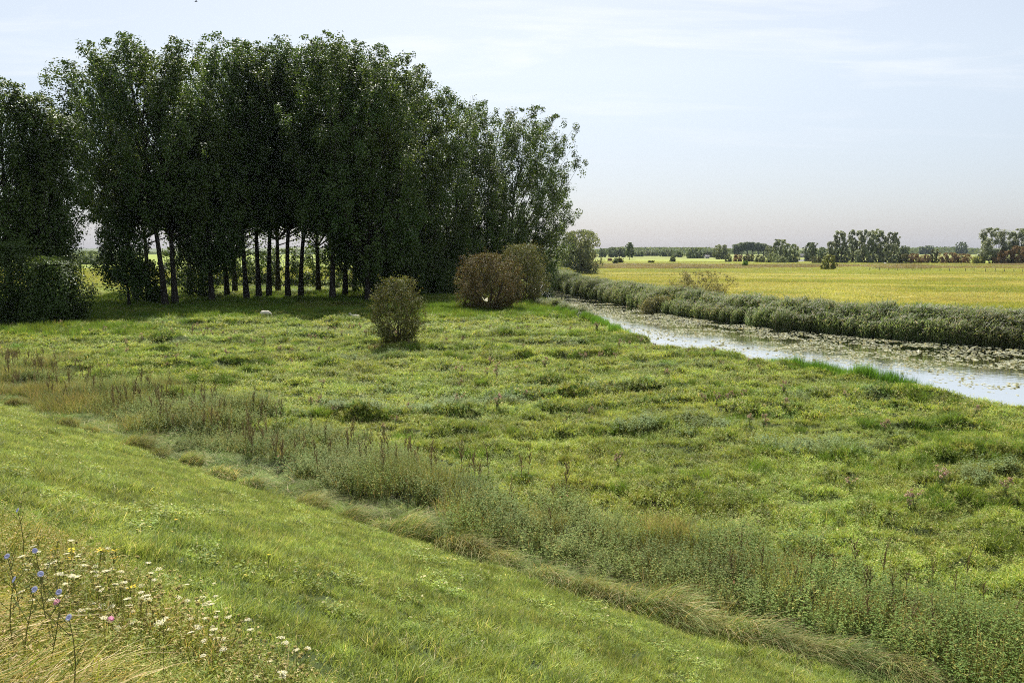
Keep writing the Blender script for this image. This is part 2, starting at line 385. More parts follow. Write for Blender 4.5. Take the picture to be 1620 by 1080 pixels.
M['litter'] = leaf_mat('dry red brown stems', (.13, .065, .040), (.18, .10, .06), None, tr=.15)

def ground_mat():
    m, n, l = nodes_of('ground')
    o = n.new('ShaderNodeOutputMaterial'); p = n.new('ShaderNodeBsdfPrincipled'); p.inputs['Roughness'].default_value = .95; p.inputs['Specular IOR Level'].default_value = .1
    a = n.new('ShaderNodeAttribute'); a.attribute_name = 'zone_colour'
    g = n.new('ShaderNodeNewGeometry')
    def nz(sc, det):
        t = n.new('ShaderNodeTexNoise'); t.inputs['Scale'].default_value = sc; t.inputs['Detail'].default_value = det; t.inputs['Roughness'].default_value = .65
        l.new(g.outputs['Position'], t.inputs[0]); return t
    n1, n2 = nz(.11, 6), nz(2.5, 8)
    mr = n.new('ShaderNodeMapRange'); mr.inputs[1].default_value = .3; mr.inputs[2].default_value = .7; mr.inputs[3].default_value = .72; mr.inputs[4].default_value = 1.3
    l.new(n1.outputs[0], mr.inputs[0])
    m2 = n.new('ShaderNodeMapRange'); m2.inputs[1].default_value = .3; m2.inputs[2].default_value = .7; m2.inputs[3].default_value = .6; m2.inputs[4].default_value = 1.35
    l.new(n2.outputs[0], m2.inputs[0])
    mu = n.new('ShaderNodeMath'); mu.operation = 'MULTIPLY'; l.new(mr.outputs[0], mu.inputs[0]); l.new(m2.outputs[0], mu.inputs[1])
    hs = n.new('ShaderNodeHueSaturation'); l.new(a.outputs['Color'], hs.inputs['Color']); l.new(mu.outputs[0], hs.inputs['Value'])
    l.new(hs.outputs[0], p.inputs['Base Color'])
    b = n.new('ShaderNodeBump'); b.inputs['Strength'].default_value = .8; b.inputs['Distance'].default_value = .15
    l.new(n2.outputs[0], b.inputs['Height']); l.new(b.outputs[0], p.inputs['Normal'])
    l.new(p.outputs[0], o.inputs[0]); return m
M['ground'] = ground_mat()

def water_mat(name, deep, bump=.045, sc=1.5):
    m, n, l = nodes_of(name)
    o = n.new('ShaderNodeOutputMaterial'); p = n.new('ShaderNodeBsdfPrincipled')
    p.inputs['Base Color'].default_value = (*deep, 1); p.inputs['Roughness'].default_value = .05; p.inputs['IOR'].default_value = 1.33
    p.inputs['Specular IOR Level'].default_value = .5
    g = n.new('ShaderNodeNewGeometry'); mp = n.new('ShaderNodeMapping'); mp.inputs['Scale'].default_value = (1, 1.6, 1); mp.inputs['Rotation'].default_value = (0, 0, .6)
    l.new(g.outputs['Position'], mp.inputs[0])
    t = n.new('ShaderNodeTexNoise'); t.inputs['Scale'].default_value = sc; t.inputs['Detail'].default_value = 4; l.new(mp.outputs[0], t.inputs[0])
    b = n.new('ShaderNodeBump'); b.inputs['Strength'].default_value = bump; b.inputs['Distance'].default_value = .12
    l.new(t.outputs[0], b.inputs['Height']); l.new(b.outputs[0], p.inputs['Normal'])
    gl = n.new('ShaderNodeBsdfGlossy'); gl.inputs['Roughness'].default_value = .06; gl.inputs['Color'].default_value = (1.0, .985, .95, 1); l.new(b.outputs[0], gl.inputs['Normal'])
    lw = n.new('ShaderNodeLayerWeight'); lw.inputs['Blend'].default_value = .75; l.new(b.outputs[0], lw.inputs['Normal'])
    ms = n.new('ShaderNodeMixShader'); l.new(lw.outputs['Facing'], ms.inputs[0]); l.new(p.outputs[0], ms.inputs[1]); l.new(gl.outputs[0], ms.inputs[2])
    l.new(ms.outputs[0], o.inputs[0]); return m
M['water'] = water_mat('river water', (.03, .038, .04))
M['hill'] = solid_mat('far hills', (.07, .09, .05), (.13, .14, .07), rough=1, scale=.01)

# ------------------------------------------------------------------ the ground, river, lake, hills
def build_ground():
    fr = np.radians(np.arange(-55, 55.01, .22)); bk = np.radians(np.arange(60, 301, 6.0))
    th = np.concatenate([fr, bk])
    rad = np.concatenate([[.4, .8], 1.2 * 1.0112 ** np.arange(0, 686)])
    R, T = np.meshgrid(rad, th, indexing='ij')
    X = R * np.sin(T); Y = R * np.cos(T)
    rd = river_d(X.ravel(), Y.ravel()).reshape(X.shape)
    Z = H(X, Y, rd)
    nr, nt = X.shape
    V = np.stack([X, Y, Z], -1).reshape(-1, 3)
    i = np.arange(nr - 1)[:, None] * nt; j = np.arange(nt)[None]; k = (j + 1) % nt
    Q = np.stack([i + j, i + k, i + nt + k, i + nt + j], -1).reshape(-1, 4)
    V = np.concatenate([V, [[0, 0, H(0, 0)]]]); c = len(V) - 1
    T3 = np.stack([np.full(nt, c), (np.arange(nt) + 1) % nt, np.arange(nt)], -1)
    x, y = V[:, 0], V[:, 1]
    s = dyke_s(x, y); rdv = np.concatenate([rd.ravel(), [50]]); by = beyond(x, y); d = np.hypot(x, y)
    col = np.tile(np.array([.034, .046, .014]), (len(V), 1))
    def paint(w, c):
        w = np.clip(w, 0, 1)[:, None]; col[:] = col * (1 - w) + np.array(c) * w
    paint(sstep(.45, .62, fbm(x * .35, y * .8, 31)) * .3, (.03, .04, .014))
    paint(sstep(80, 160, d) * ~by, (.17, .21, .04))
    wob = (fbm(x * .02, y * .02, 41) - .5) * 60
    paint(by * 1.0, (.30, .27, .07))
    paint(by * sstep(.45, .6, fbm(x * .05, y * .09, 47)) * .55, (.24, .26, .05))
    paint(by * sstep(232, 250, y + wob * .5 + x * .05), (.20, .235, .045))
    paint(by * (sstep(285, 300, y + wob * .6) - sstep(370, 400, y + wob)) * sstep(.38, .5, fbm(x * .012, y * .02, 44)), (.165, .145, .06))
    paint(by * sstep(520, 700, y), (.16, .18, .05))
    paint(1 - sstep(11.8, 12.4, s), (.032, .044, .015))
    paint((s > 12.2) * (1 - sstep(17, 19, s + (fbm(x * .3, y * .3, 8) - .5) * 3)), (.022, .028, .012))
    paint(1 - sstep(-.4, .7, rdv) * (s > 12) - (s <= 12), (.045, .038, .025))
    me = mesh_np('ground', V, [T3, Q], [M['ground']], None, True)
    at = me.attributes.new('zone_colour', 'FLOAT_COLOR', 'POINT')
    at.data.foreach_set('color', np.concatenate([col, np.ones((len(V), 1))], 1).astype(np.float32).ravel())
    o = D.objects.new('ground', me); COL.objects.link(o); tag(o, 'grassy dyke slope, hummocky meadow and flat yellow field', 'ground', kind='structure')
build_ground()

def sheet(name, poly, z, mat, label, cat):
    me = D.meshes.new(name); import bmesh
    bm = bmesh.new(); vs = [bm.verts.new((p[0], p[1], z)) for p in poly]
    f = bm.faces.new(vs); bmesh.ops.triangulate(bm, faces=[f]); bmesh.ops.recalc_face_normals(bm, faces=bm.faces[:])
    if bm.faces[:][0].normal.z < 0: bmesh.ops.reverse_faces(bm, faces=bm.faces[:])
    bm.to_mesh(me); bm.free(); me.materials.append(mat)
    o = D.objects.new(name, me); COL.objects.link(o); tag(o, label, cat, kind='structure'); return o
sheet('river', POLY, -.7, M['water'], 'pale reflecting river winding past the meadow', 'river')
lk = [P(1238, 415), P(1300, 415.5), P(1310, 411.2), P(1246, 410.8)]
sheet('lake', lk, .12, M['water'], 'sliver of bright water between the far trees', 'water')

def build_hills():
    xs = np.linspace(-1300, 1500, 200); ys = np.linspace(2030, 2420, 14)
    X, Y = np.meshgrid(xs, ys, indexing='ij')
    Z = (9 + 7 * fbm(X * .002, Y * .002, 61) + 4 * fbm(X * .02, Y * .01, 63)) * np.sin((Y - 2030) / 390 * math.pi) ** .6 - .3
    n0, n1 = X.shape; i = np.arange(n0 - 1)[:, None] * n1; j = np.arange(n1 - 1)[None]
    Q = np.stack([i + j, i + n1 + j, i + n1 + j + 1, i + j + 1], -1).reshape(-1, 4)
    o = D.objects.new('hills', mesh_np('hills', np.stack([X, Y, Z], -1), [Q], [M['hill']], None, True)); COL.objects.link(o)
    tag(o, 'low blue grey rise along the horizon', 'hills', kind='structure')
build_hills()

# ------------------------------------------------------------------ scatter: one object of stuff, patches set on given points
def scatter(name, protos, pts, rot, scl, idx, label, cat):
    c = D.collections.new(name + ' patches')
    for k, me in enumerate(protos):
        c.objects.link(D.objects.new('%s_patch_%02d' % (name, k), me))
    me = D.meshes.new(name); n = len(pts)
    me.vertices.add(n); me.vertices.foreach_set('co', np.asarray(pts, np.float32).ravel())
    for nm, ty, key, val in (('rot', 'FLOAT_VECTOR', 'vector', rot), ('scl', 'FLOAT_VECTOR', 'vector', scl), ('idx', 'INT', 'value', idx)):
        a = me.attributes.new(nm, ty, 'POINT')
        a.data.foreach_set(key, np.asarray(val, np.int32 if ty == 'INT' else np.float32).ravel())
    o = D.objects.new(name, me); COL.objects.link(o); tag(o, label, cat, kind='stuff')
    for m in protos[0].materials: me.materials.append(m)
    ng = D.node_groups.new(name, 'GeometryNodeTree')
    ng.interface.new_socket('Geometry', in_out='INPUT', socket_type='NodeSocketGeometry')
    ng.interface.new_socket('Geometry', in_out='OUTPUT', socket_type='NodeSocketGeometry')
    N, L = ng.nodes, ng.links
    gi, go = N.new('NodeGroupInput'), N.new('NodeGroupOutput')
    ip = N.new('GeometryNodeInstanceOnPoints'); ci = N.new('GeometryNodeCollectionInfo')
    ci.inputs['Collection'].default_value = c; ci.inputs['Separate Children'].default_value = True; ci.inputs['Reset Children'].default_value = True
    def attr(nm, ty):
        a = N.new('GeometryNodeInputNamedAttribute'); a.data_type = ty; a.inputs['Name'].default_value = nm; return a.outputs['Attribute']
    L.new(gi.outputs[0], ip.inputs['Points']); L.new(ci.outputs[0], ip.inputs['Instance'])
    ip.inputs['Pick Instance'].default_value = True
    L.new(attr('idx', 'INT'), ip.inputs['Instance Index'])
    er = N.new('FunctionNodeEulerToRotation'); L.new(attr('rot', 'FLOAT_VECTOR'), er.inputs[0])
    L.new(er.outputs[0], ip.inputs['Rotation']); L.new(attr('scl', 'FLOAT_VECTOR'), ip.inputs['Scale'])
    L.new(ip.outputs[0], go.inputs[0])
    md = o.modifiers.new('scatter', 'NODES'); md.node_group = ng
    return o

def sample(r, dens, d0, d1, amin=-44, amax=44):
    """uniform random ground points in a ring sector before the dyke"""
    a0, a1 = math.radians(amin), math.radians(amax); c = 1 / math.sqrt(dens)
    gx, gy = np.meshgrid(np.arange(-d1, d1, c), np.arange(0, d1, c)); gx = gx.ravel(); gy = gy.ravel()
    gx = gx + r.uniform(-.15, 1.15, len(gx)) * c; gy = gy + r.uniform(-.15, 1.15, len(gy)) * c
    d = np.hypot(gx, gy); a = np.arctan2(gx, gy); k = (d > d0) & (d <= d1) & (a > a0) & (a < a1)
    return gx[k], gy[k]
def put(x, y, dz=-.02):
    return np.stack([x, y, H(x, y) + dz], 1)
def zrot(r, n): return np.stack([np.zeros(n), np.zeros(n), r.uniform(0, 2 * math.pi, n)], 1)
def scl3(r, n, lo, hi, zlo=None, zhi=None):
    a = r.uniform(lo, hi, n); z = a if zlo is None else r.uniform(zlo, zhi, n)
    return np.stack([a, a, z], 1)
def lie(r, x, y, e=.22, spread=math.pi, centre=0.0):
    """euler angles that lay a patch on the local slope with a random turn"""
    n = len(x); a = r.uniform(centre - spread, centre + spread, n)
    gx = (H(x + e, y) - H(x - e, y)) / (2 * e); gy = (H(x, y + e) - H(x, y - e)) / (2 * e)
    Nn = unit(np.stack([-gx, -gy, np.ones(n)], 1)); t = np.stack([np.cos(a), np.sin(a), np.zeros(n)], 1)
    X = unit(t - (t * Nn).sum(1)[:, None] * Nn); Y = np.cross(Nn, X)
    return np.stack([np.arctan2(Y[:, 2], Nn[:, 2]), -np.arcsin(np.clip(X[:, 2], -1, 1)), np.arctan2(X[:, 1], X[:, 0])], 1)
TILT = Vector((0, 0, 1)).rotation_difference(Vector((NX * 4.9 / TOE, NY * 4.9 / TOE, 1)).normalized()).to_matrix()
def slope_rot(r, n, spread=math.pi, centre=0.0):
    a = r.uniform(centre - spread, centre + spread, n); o = np.zeros((n, 3))
    for k in range(n): o[k] = (TILT @ Matrix.Rotation(a[k], 3, 'Z')).to_euler()
    return o

def patch(fn, n, name, mats):
    res = []
    for k in range(n):
        g = Geo(); fn(g, np.random.default_rng(hash((name, k)) % 1000 + 17 * k if False else sum(map(ord, name)) * 31 + k)); res.append(g.mesh(name + '_patch', mats))
    return res

def build_grass():
    r = np.random.default_rng(101)
    # --- mown dyke slope
    def f(g, q):
        for k in range(15):                                              # small clumps with gaps between them
            rr = .36 * math.sqrt(q.uniform()); an = q.uniform(0, 6.28); m = q.integers(10, 20)
            ps = np.stack([rr * math.cos(an) + q.normal(0, .035, m), rr * math.sin(an) + q.normal(0, .035, m), np.zeros(m)], 1)
            g.add(*blades(q, m, 1, .05, q.uniform(.09, .17), .0095, (.3, 1.4), pos=ps))
        g.add(*blades(q, 90, .36, .03, .08, .009, (.3, 1.3)))
        g.add(*blades(q, 14, .34, .12, .24, .005, (.1, .7), 4))
    def fd(g, q):                                                       # a lusher clump
        g.add(*blades(q, 190, .22, .12, .25, .011, (.3, 1.2)))
    def fw(g, q):                                                       # broadleaf plants among the grass
        st, lf = herb(q, 26, .3, .07, .17, .09, 6, .55, .003); g.add(*st); g.add(*lf)
        g.add(*blades(q, 150, .34, .05, .12, .006, (.2, 1.2)))
    pr = patch(f, 6, 'slope', [M['slope']]) + patch(fd, 3, 'lush', [M['slope']]) + patch(fw, 2, 'weedy', [M['slope']])
    P_, R_, S_, I_ = [], [], [], []
    for d0, d1, dens, sc in ((3.5, 10, 11, .8), (10, 20, 9, 1.0), (20, 34, 7, 1.15), (34, 75, 3.6, 1.6)):
        x, y = sample(r, dens, d0, d1, -75, 44); s = dyke_s(x, y)
        k = (s > 1.9) & (s < 12.25); x, y = x[k], y[k]; n = len(x)
        lush = fbm(x * .45, y * .45, 71, 3)
        idx = r.integers(0, 6, n); idx = np.where((lush > .60) & (r.uniform(size=n) < .7), 6 + r.integers(0, 3, n), idx)
        idx = np.where(r.uniform(size=n) < .05, 9 + r.integers(0, 2, n), idx)
        zs = .75 + .7 * fbm(x * 1.3, y * 1.3, 73, 2)
        a = r.uniform(.85, 1.2, n) * sc
        P_.append(put(x, y, -.006)); R_.append(lie(r, x, y)); S_.append(np.stack([a, a, zs * (.9 + .1 * sc)], 1)); I_.append(idx)
    c = np.concatenate
    scatter('mown_grass', pr, c(P_), c(R_), c(S_), c(I_), 'short bright green grass covering the dyke slope', 'grass')
    # --- rough verge at the top of the slope, with flopped straw stalks
    def v1(g, q):
        g.add(*blades(q, 150, .3, .12, .32, .0085, (.2, 1.1), 4))
        st, lf = herb(q, 22, .3, .15, .40, .040, 14, .4, .002); g.add(*st); g.add(*lf)
    def v2(g, q):
        a_ = q.uniform(-.8, .5); g.add(*blades(q, 62, .3, .25, .55, .0062, (.7, 1.6), 5, lean=(math.cos(a_), math.sin(a_)), flop=.42), m=0)
        g.add(*blades(q, 120, .3, .18, .45, .0085, (.4, 1.4), 4, lean=(math.cos(a_), math.sin(a_)), flop=.38), m=1)
    pv = patch(v1, 4, 'verge', [M['verge'], M['verge']]) + patch(v2, 4, 'flop', [M['straw'], M['verge']])
    x, y = sample(r, 15, 2.2, 9, -75, 30); s = dyke_s(x, y)
    k = (s > .3) & (s < 2.75 + (fbm(x, y, 77) - .5) * .5); x, y, s = x[k], y[k], s[k]; n = len(x)
    flop = (s < 1.55 + (fbm(x * 1.5, y * 1.5, 79) - .5) * .6) & (r.uniform(size=n) < .6)
    idx = np.where(flop, 4, 0) + r.integers(0, 4, n)
    rot = lie(r, x, y); rf = lie(r, x, y, .22, .8, .0); rot[flop] = rf[flop]
    scatter('verge_grass', pv, put(x, y, -.02), rot, scl3(r, n, .8, 1.2), idx, 'long rough grass and flopped straw stalks at the lower left corner', 'grass')
    # --- long lying grass along the foot of the dyke
    def l1(g, q):
        la = q.uniform(-1.7, 1.3); ls = q.uniform(.1, .8)
        g.add(*blades(q, 170, .38, .22, .60, .012, (.6, 1.8), 5, lean=(math.cos(la) * ls, math.sin(la) * ls), flop=.42))
        g.add(*blades(q, 70, .36, .12, .30, .009, (.2, .9), 3))
    pl = patch(l1, 6, 'lying', [M['long']])
    P_, R_, S_, I_ = [], [], [], []
    for d0, d1, dens, sc in ((8, 22, 8, .9), (22, 45, 5, 1.1), (45, 90, 2.5, 1.6)):
        x, y = sample(r, dens, d0, d1, -58, 46); s = dyke_s(x, y)
        w = (fbm(x * .5, y * .5, 81, 2) - .5) * 1.2
        k = (s > 12.0 + w * .5) & (s < 14.1 + w * 1.8); x, y = x[k], y[k]; n = len(x)
        P_.append(put(x, y)); R_.append(lie(r, x, y)); S_.append(scl3(r, n, .8 * sc, 1.2 * sc, .35, .9)); I_.append(r.integers(0, 6, n))
    scatter('long_grass', pl, c(P_), c(R_), c(S_), c(I_), 'pale long grass lying along the foot of the dyke', 'grass')
    # --- nettles and tall herbs
    def n1(g, q):
        st, lf = herb(q, 17, .42, .25, 1.0, .078, 18, .48, spread=.2); g.add(*st, m=1); g.add(*lf, m=0)
        g.add(*blades(q, 18, .42, .3, .85, .010, (.3, 1), 4), m=2)
    def n2(g, q):
        st, lf = herb(q, 20, .42, .40, .9, .06, 20, .4, spread=.18); g.add(*st, m=1); g.add(*lf, m=0)
        g.add(*blades(q, 26, .42, .3, .8, .010, (.2, .9), 3), m=2)
    def n3(g, q):
        g.add(*blades(q, 120, .45, .45, .95, .011, (.1, .7), 4), m=2)
        g.add(*blades(q, 40, .45, .2, .5, .012, (.3, 1), 3), m=0)
    def n4(g, q):
        st, lf = herb(q, 14, .42, .5, .95, .13, 12, .36, spread=.1); g.add(*st, m=1); g.add(*lf, m=3)
    mats = [M['nettle'], M['stemg'], M['seedgrass'], M['greyherb']]
    pn = patch(n1, 4, 'nettle', mats) + patch(n2, 3, 'herb', mats) + patch(n3, 3, 'seed', mats) + patch(n4, 2, 'grey', mats)
    P_, R_, S_, I_ = [], [], [], []
    for d0, d1, dens, sc in ((10, 26, 7, .95), (26, 50, 4.6, 1.15), (50, 95, 2, 1.7)):
        x, y = sample(r, dens, d0, d1, -60, 46); s = dyke_s(x, y)
        w = (fbm(x * .35, y * .35, 83, 3) - .5)
        edge = 16.9 + w * 7 + 1.2 * sstep(24, 40, y)
        k = (s > 13.1 + w * 3.2) & (s < edge) & (r.uniform(size=len(x)) < 1 - .65 * sstep(edge - 1.6, edge, s)); x, y, s = x[k], y[k], s[k]; n = len(x)
        kind = fbm(x * .28, y * .28, 87, 2) + .42 * sstep(24, 40, y) - .05
        idx = np.where(kind < .56, r.integers(0, 4, n), np.where(kind < .68, 4 + r.integers(0, 3, n), 7 + r.integers(0, 3, n)))
        idx = np.where(r.uniform(size=n) < .28, r.integers(0, 10, n), idx)
        hgt = (.25 + 1.3 * fbm(x * .45, y * .45, 89, 3)) * (1 - .45 * sstep(edge[k] - 2, edge[k], s))
        a = r.uniform(.85, 1.2, n) * sc
        P_.append(put(x, y)); R_.append(zrot(r, n)); S_.append(np.stack([a, a, hgt], 1)); I_.append(idx)
    # herb patches out in the meadow: grey green creeping thistle stands and weedy spots
    for cx_, cy_, rx, ry, dens, hs in ((-4.6, 31.5, 3.4, 1.0, 6, .5), (-1.2, 33, 2.0, .7, 6, .45), (6.2, 28.5, 2.6, .9, 5, .5), (10.5, 25.5, 2.6, 1.0, 5, .45), (3.0, 36, 3.0, .6, 4, .35), (13.5, 34, 3, .8, 4, .4), (14, 22, 2.2, .8, 5, .5),
                                 (-14, 62, 5, 1.4, 3, .5), (-8, 47, 4, 1, 3, .4), (9, 44, 3, .8, 4, .4)):
        n = int(math.pi * rx * ry * dens); an = r.uniform(0, 2 * math.pi, n); q = np.sqrt(r.uniform(0, 1, n))
        x = cx_ + rx * q * np.cos(an); y = cy_ + ry * q * np.sin(an)
        P_.append(put(x, y)); R_.append(zrot(r, n)); S_.append(scl3(r, n, .8, 1.2, hs * .7, hs * 1.3)); I_.append(r.choice([10, 11, 10, 4, 5], n))
    scatter('nettle_bed', pn, c(P_), c(R_), c(S_), c(I_), 'dense nettles and tall weeds between dyke and meadow', 'weeds')
    # --- meadow: short grazed sward and rank dark tufts
    def m1(g, q):
        for k in range(16):
            rr = .42 * math.sqrt(q.uniform()); an = q.uniform(0, 6.28); m = q.integers(10, 18); hh = q.uniform(.10, .26)
            ps = np.stack([rr * math.cos(an) + q.normal(0, .05, m), rr * math.sin(an) + q.normal(0, .05, m), np.zeros(m)], 1)
            g.add(*blades(q, m, 1, hh * .5, hh, .013, (.3, 1.2), pos=ps))
        g.add(*blades(q, 60, .42, .05, .12, .012, (.2, 1.2)))
        st, lf = herb(q, 14, .42, .06, .26, .075, 7, .55, .003); g.add(*lf)
    def m1f(g, q):
        for k in range(13):
            rr = .45 * math.sqrt(q.uniform()); an = q.uniform(0, 6.28); m = q.integers(8, 14); hh = q.uniform(.10, .26)
            ps = np.stack([rr * math.cos(an) + q.normal(0, .06, m), rr * math.sin(an) + q.normal(0, .06, m), np.zeros(m)], 1)
            g.add(*blades(q, m, 1, hh * .5, hh, .024, (.3, 1.2), pos=ps))
        g.add(*blades(q, 30, .45, .05, .12, .022, (.2, 1.2))); st, lf = herb(q, 14, .45, .08, .28, .085, 6, .55, .003); g.add(*lf)
    def m2(g, q):
        g.add(*blades(q, 190, .30, .20, .46, .014, (.25, 1.0)))
    def m3(g, q):
        st, lf = herb(q, 16, .34, .10, .30, .10, 9, .5); g.add(*st); g.add(*lf); g.add(*blades(q, 60, .36, .1, .26, .012, (.2, .9)))
    pm = patch(m1, 5, 'sward', [M['meadow']]) + patch(m1f, 4, 'swardfar', [M['meadow']])
    pt = patch(m2, 5, 'tuft', [M['tuft']]) + patch(m3, 3, 'meadowherb', [M['tuft']])
    A = [[], [], [], []]; B = [[], [], [], []]
    for d0, d1, dens, sc, far in ((14, 32, 8.5, .9, 0), (32, 60, 5.0, 1.2, 1), (60, 110, 1.7, 1.9, 1), (110, 170, .55, 3.0, 1)):
        x, y = sample(r, dens, d0, d1); s = dyke_s(x, y); rd = river_d(x, y)
        k = (s > 15.2) & (rd > .1) & ~beyond(x, y); x, y = x[k], y[k]; n = len(x)
        a = r.uniform(.85, 1.25, n) * sc
        zs = .55 + 1.0 * fbm(x * .5, y * .8, 91, 2)
        for L_, v in zip(A, (put(x, y), lie(r, x, y, .25 * sc), np.stack([a, a, zs * (.8 + .2 * sc)], 1), r.integers(0, 5, n) if not far else 5 + r.integers(0, 4, n))): L_.append(v)
        x, y = sample(r, dens * .8, d0, d1); s = dyke_s(x, y); rd = river_d(x, y)
        tf = terr(x, y); q = .30 + .9 * (fbm(x * .8, y * 1.7, 93, 3) - .5) + .30 * (fbm(x * .1, y * .2, 95) - .5) + 1.3 * tf[1] * (1 - sstep(.10, .30, tf[0]))
        k = (s > 15.5) & (rd > .1) & ~beyond(x, y) & (q > .42) & (r.uniform(size=len(x)) < np.clip((q - .30) * 2.0, .25, 1)); x, y = x[k], y[k]; n = len(x)
        a = r.uniform(.7, 1.3, n) * sc
        idx = np.where(fbm(x * .2, y * .3, 97) > .55, 5 + r.integers(0, 3, n), r.integers(0, 5, n))
        for L_, v in zip(B, (put(x, y), lie(r, x, y, .25 * sc), np.stack([a, a, r.uniform(.5, 1.15, n) * (.85 + .15 * sc)], 1), idx)): L_.append(v)
    scatter('meadow_grass', pm, c(A[0]), c(A[1]), c(A[2]), c(A[3]), 'short yellow green grazed grass over the hummocky meadow', 'grass')
    scatter('rough_tufts', pt, c(B[0]), c(B[1]), c(B[2]), c(B[3]), 'darker rank grass tufts in rows across the meadow', 'grass')
    # --- taller grass in the grove's shade and round the bushes
    def t1(g, q): g.add(*blades(q, 170, .6, .3, .75, .024, (.1, .7), 3))
    pg = patch(t1, 5, 'tall', [M['tuft']])
    x, y = sample(r, 1.1, 60, 125, -44, 8)
    q = fbm(x * .12, y * .25, 99, 2); k = (river_d(x, y) > .6) & ~beyond(x, y) & (((y > 74) & (q > .42)) | (np.hypot(x + 36, y - 58) < 9)) & (y + .35 * x > 48); x, y = x[k], y[k]
    ex, ey = sample(r, 5, 78, 92, -6, 6); kk = (river_d(ex, ey) > .2) & ~beyond(ex, ey) & (np.abs(ey - 84 + ex * .1) < 2.2); x = c([x, ex[kk]]); y = c([y, ey[kk]]); n = len(x)
    scatter('tall_grass', pg, put(x, y), zrot(r, n), scl3(r, n, .8, 1.4, .7, 1.3), r.integers(0, 5, n), 'taller shaded grass under and before the poplar grove', 'grass')
    # --- fields beyond the river
    def f1(g, q): g.add(*blades(q, 150, 1.3, .20, .42, .045, (.2, 1.0)))
    pf = patch(f1, 5, 'field', [M['field']]) + patch(f1, 3, 'fieldgreen', [M['fieldg']]) + patch(f1, 3, 'ditchveg', [M['brownveg']])
    F_ = [[], [], [], []]
    for d0, d1, dens, sc in ((60, 120, .55, 1.0), (120, 200, .28, 1.5), (200, 300, .12, 2.4), (300, 520, .035, 4.2)):
        x, y = sample(r, dens, d0, d1, -2, 44); rd = river_d(x, y)
        k = beyond(x, y) & (rd > 3); x, y = x[k], y[k]; n = len(x)
        wob = (fbm(x * .02, y * .02, 41) - .5) * 60
        gsp = fbm(x * .03, y * .09, 47) > .53
        green = (y + wob * .5 + x * .05 > 240) | gsp
        br = (y + wob * .6 > 292) & (y + wob < 385) & (fbm(x * .012, y * .02, 44) > .44)
        idx = np.where(br, 8, np.where(green, 5, 0)) + np.where(br | green, r.integers(0, 3, n), r.integers(0, 5, n))
        a = r.uniform(.8, 1.3, n) * sc
        zs = r.uniform(.6, 1.2, n) * np.where(br, 2.2, 1.0)
        for L_, v in zip(F_, (put(x, y), zrot(r, n), np.stack([a, a, zs], 1), idx)): L_.append(v)
    x, y = sample(r, .10, 150, 330, -44, -2); k = ~beyond(x, y) & (river_d(x, y) > 1); x, y = x[k], y[k]; n = len(x)
    for L_, v in zip(F_, (put(x, y), zrot(r, n), scl3(r, n, 1.5, 2.6, .6, 1.6), 5 + r.integers(0, 3, n))): L_.append(v)
    scatter('field_grass', pf, c(F_[0]), c(F_[1]), c(F_[2]), c(F_[3]), 'dry yellow and green grass of the fields beyond the river', 'grass')
build_grass()

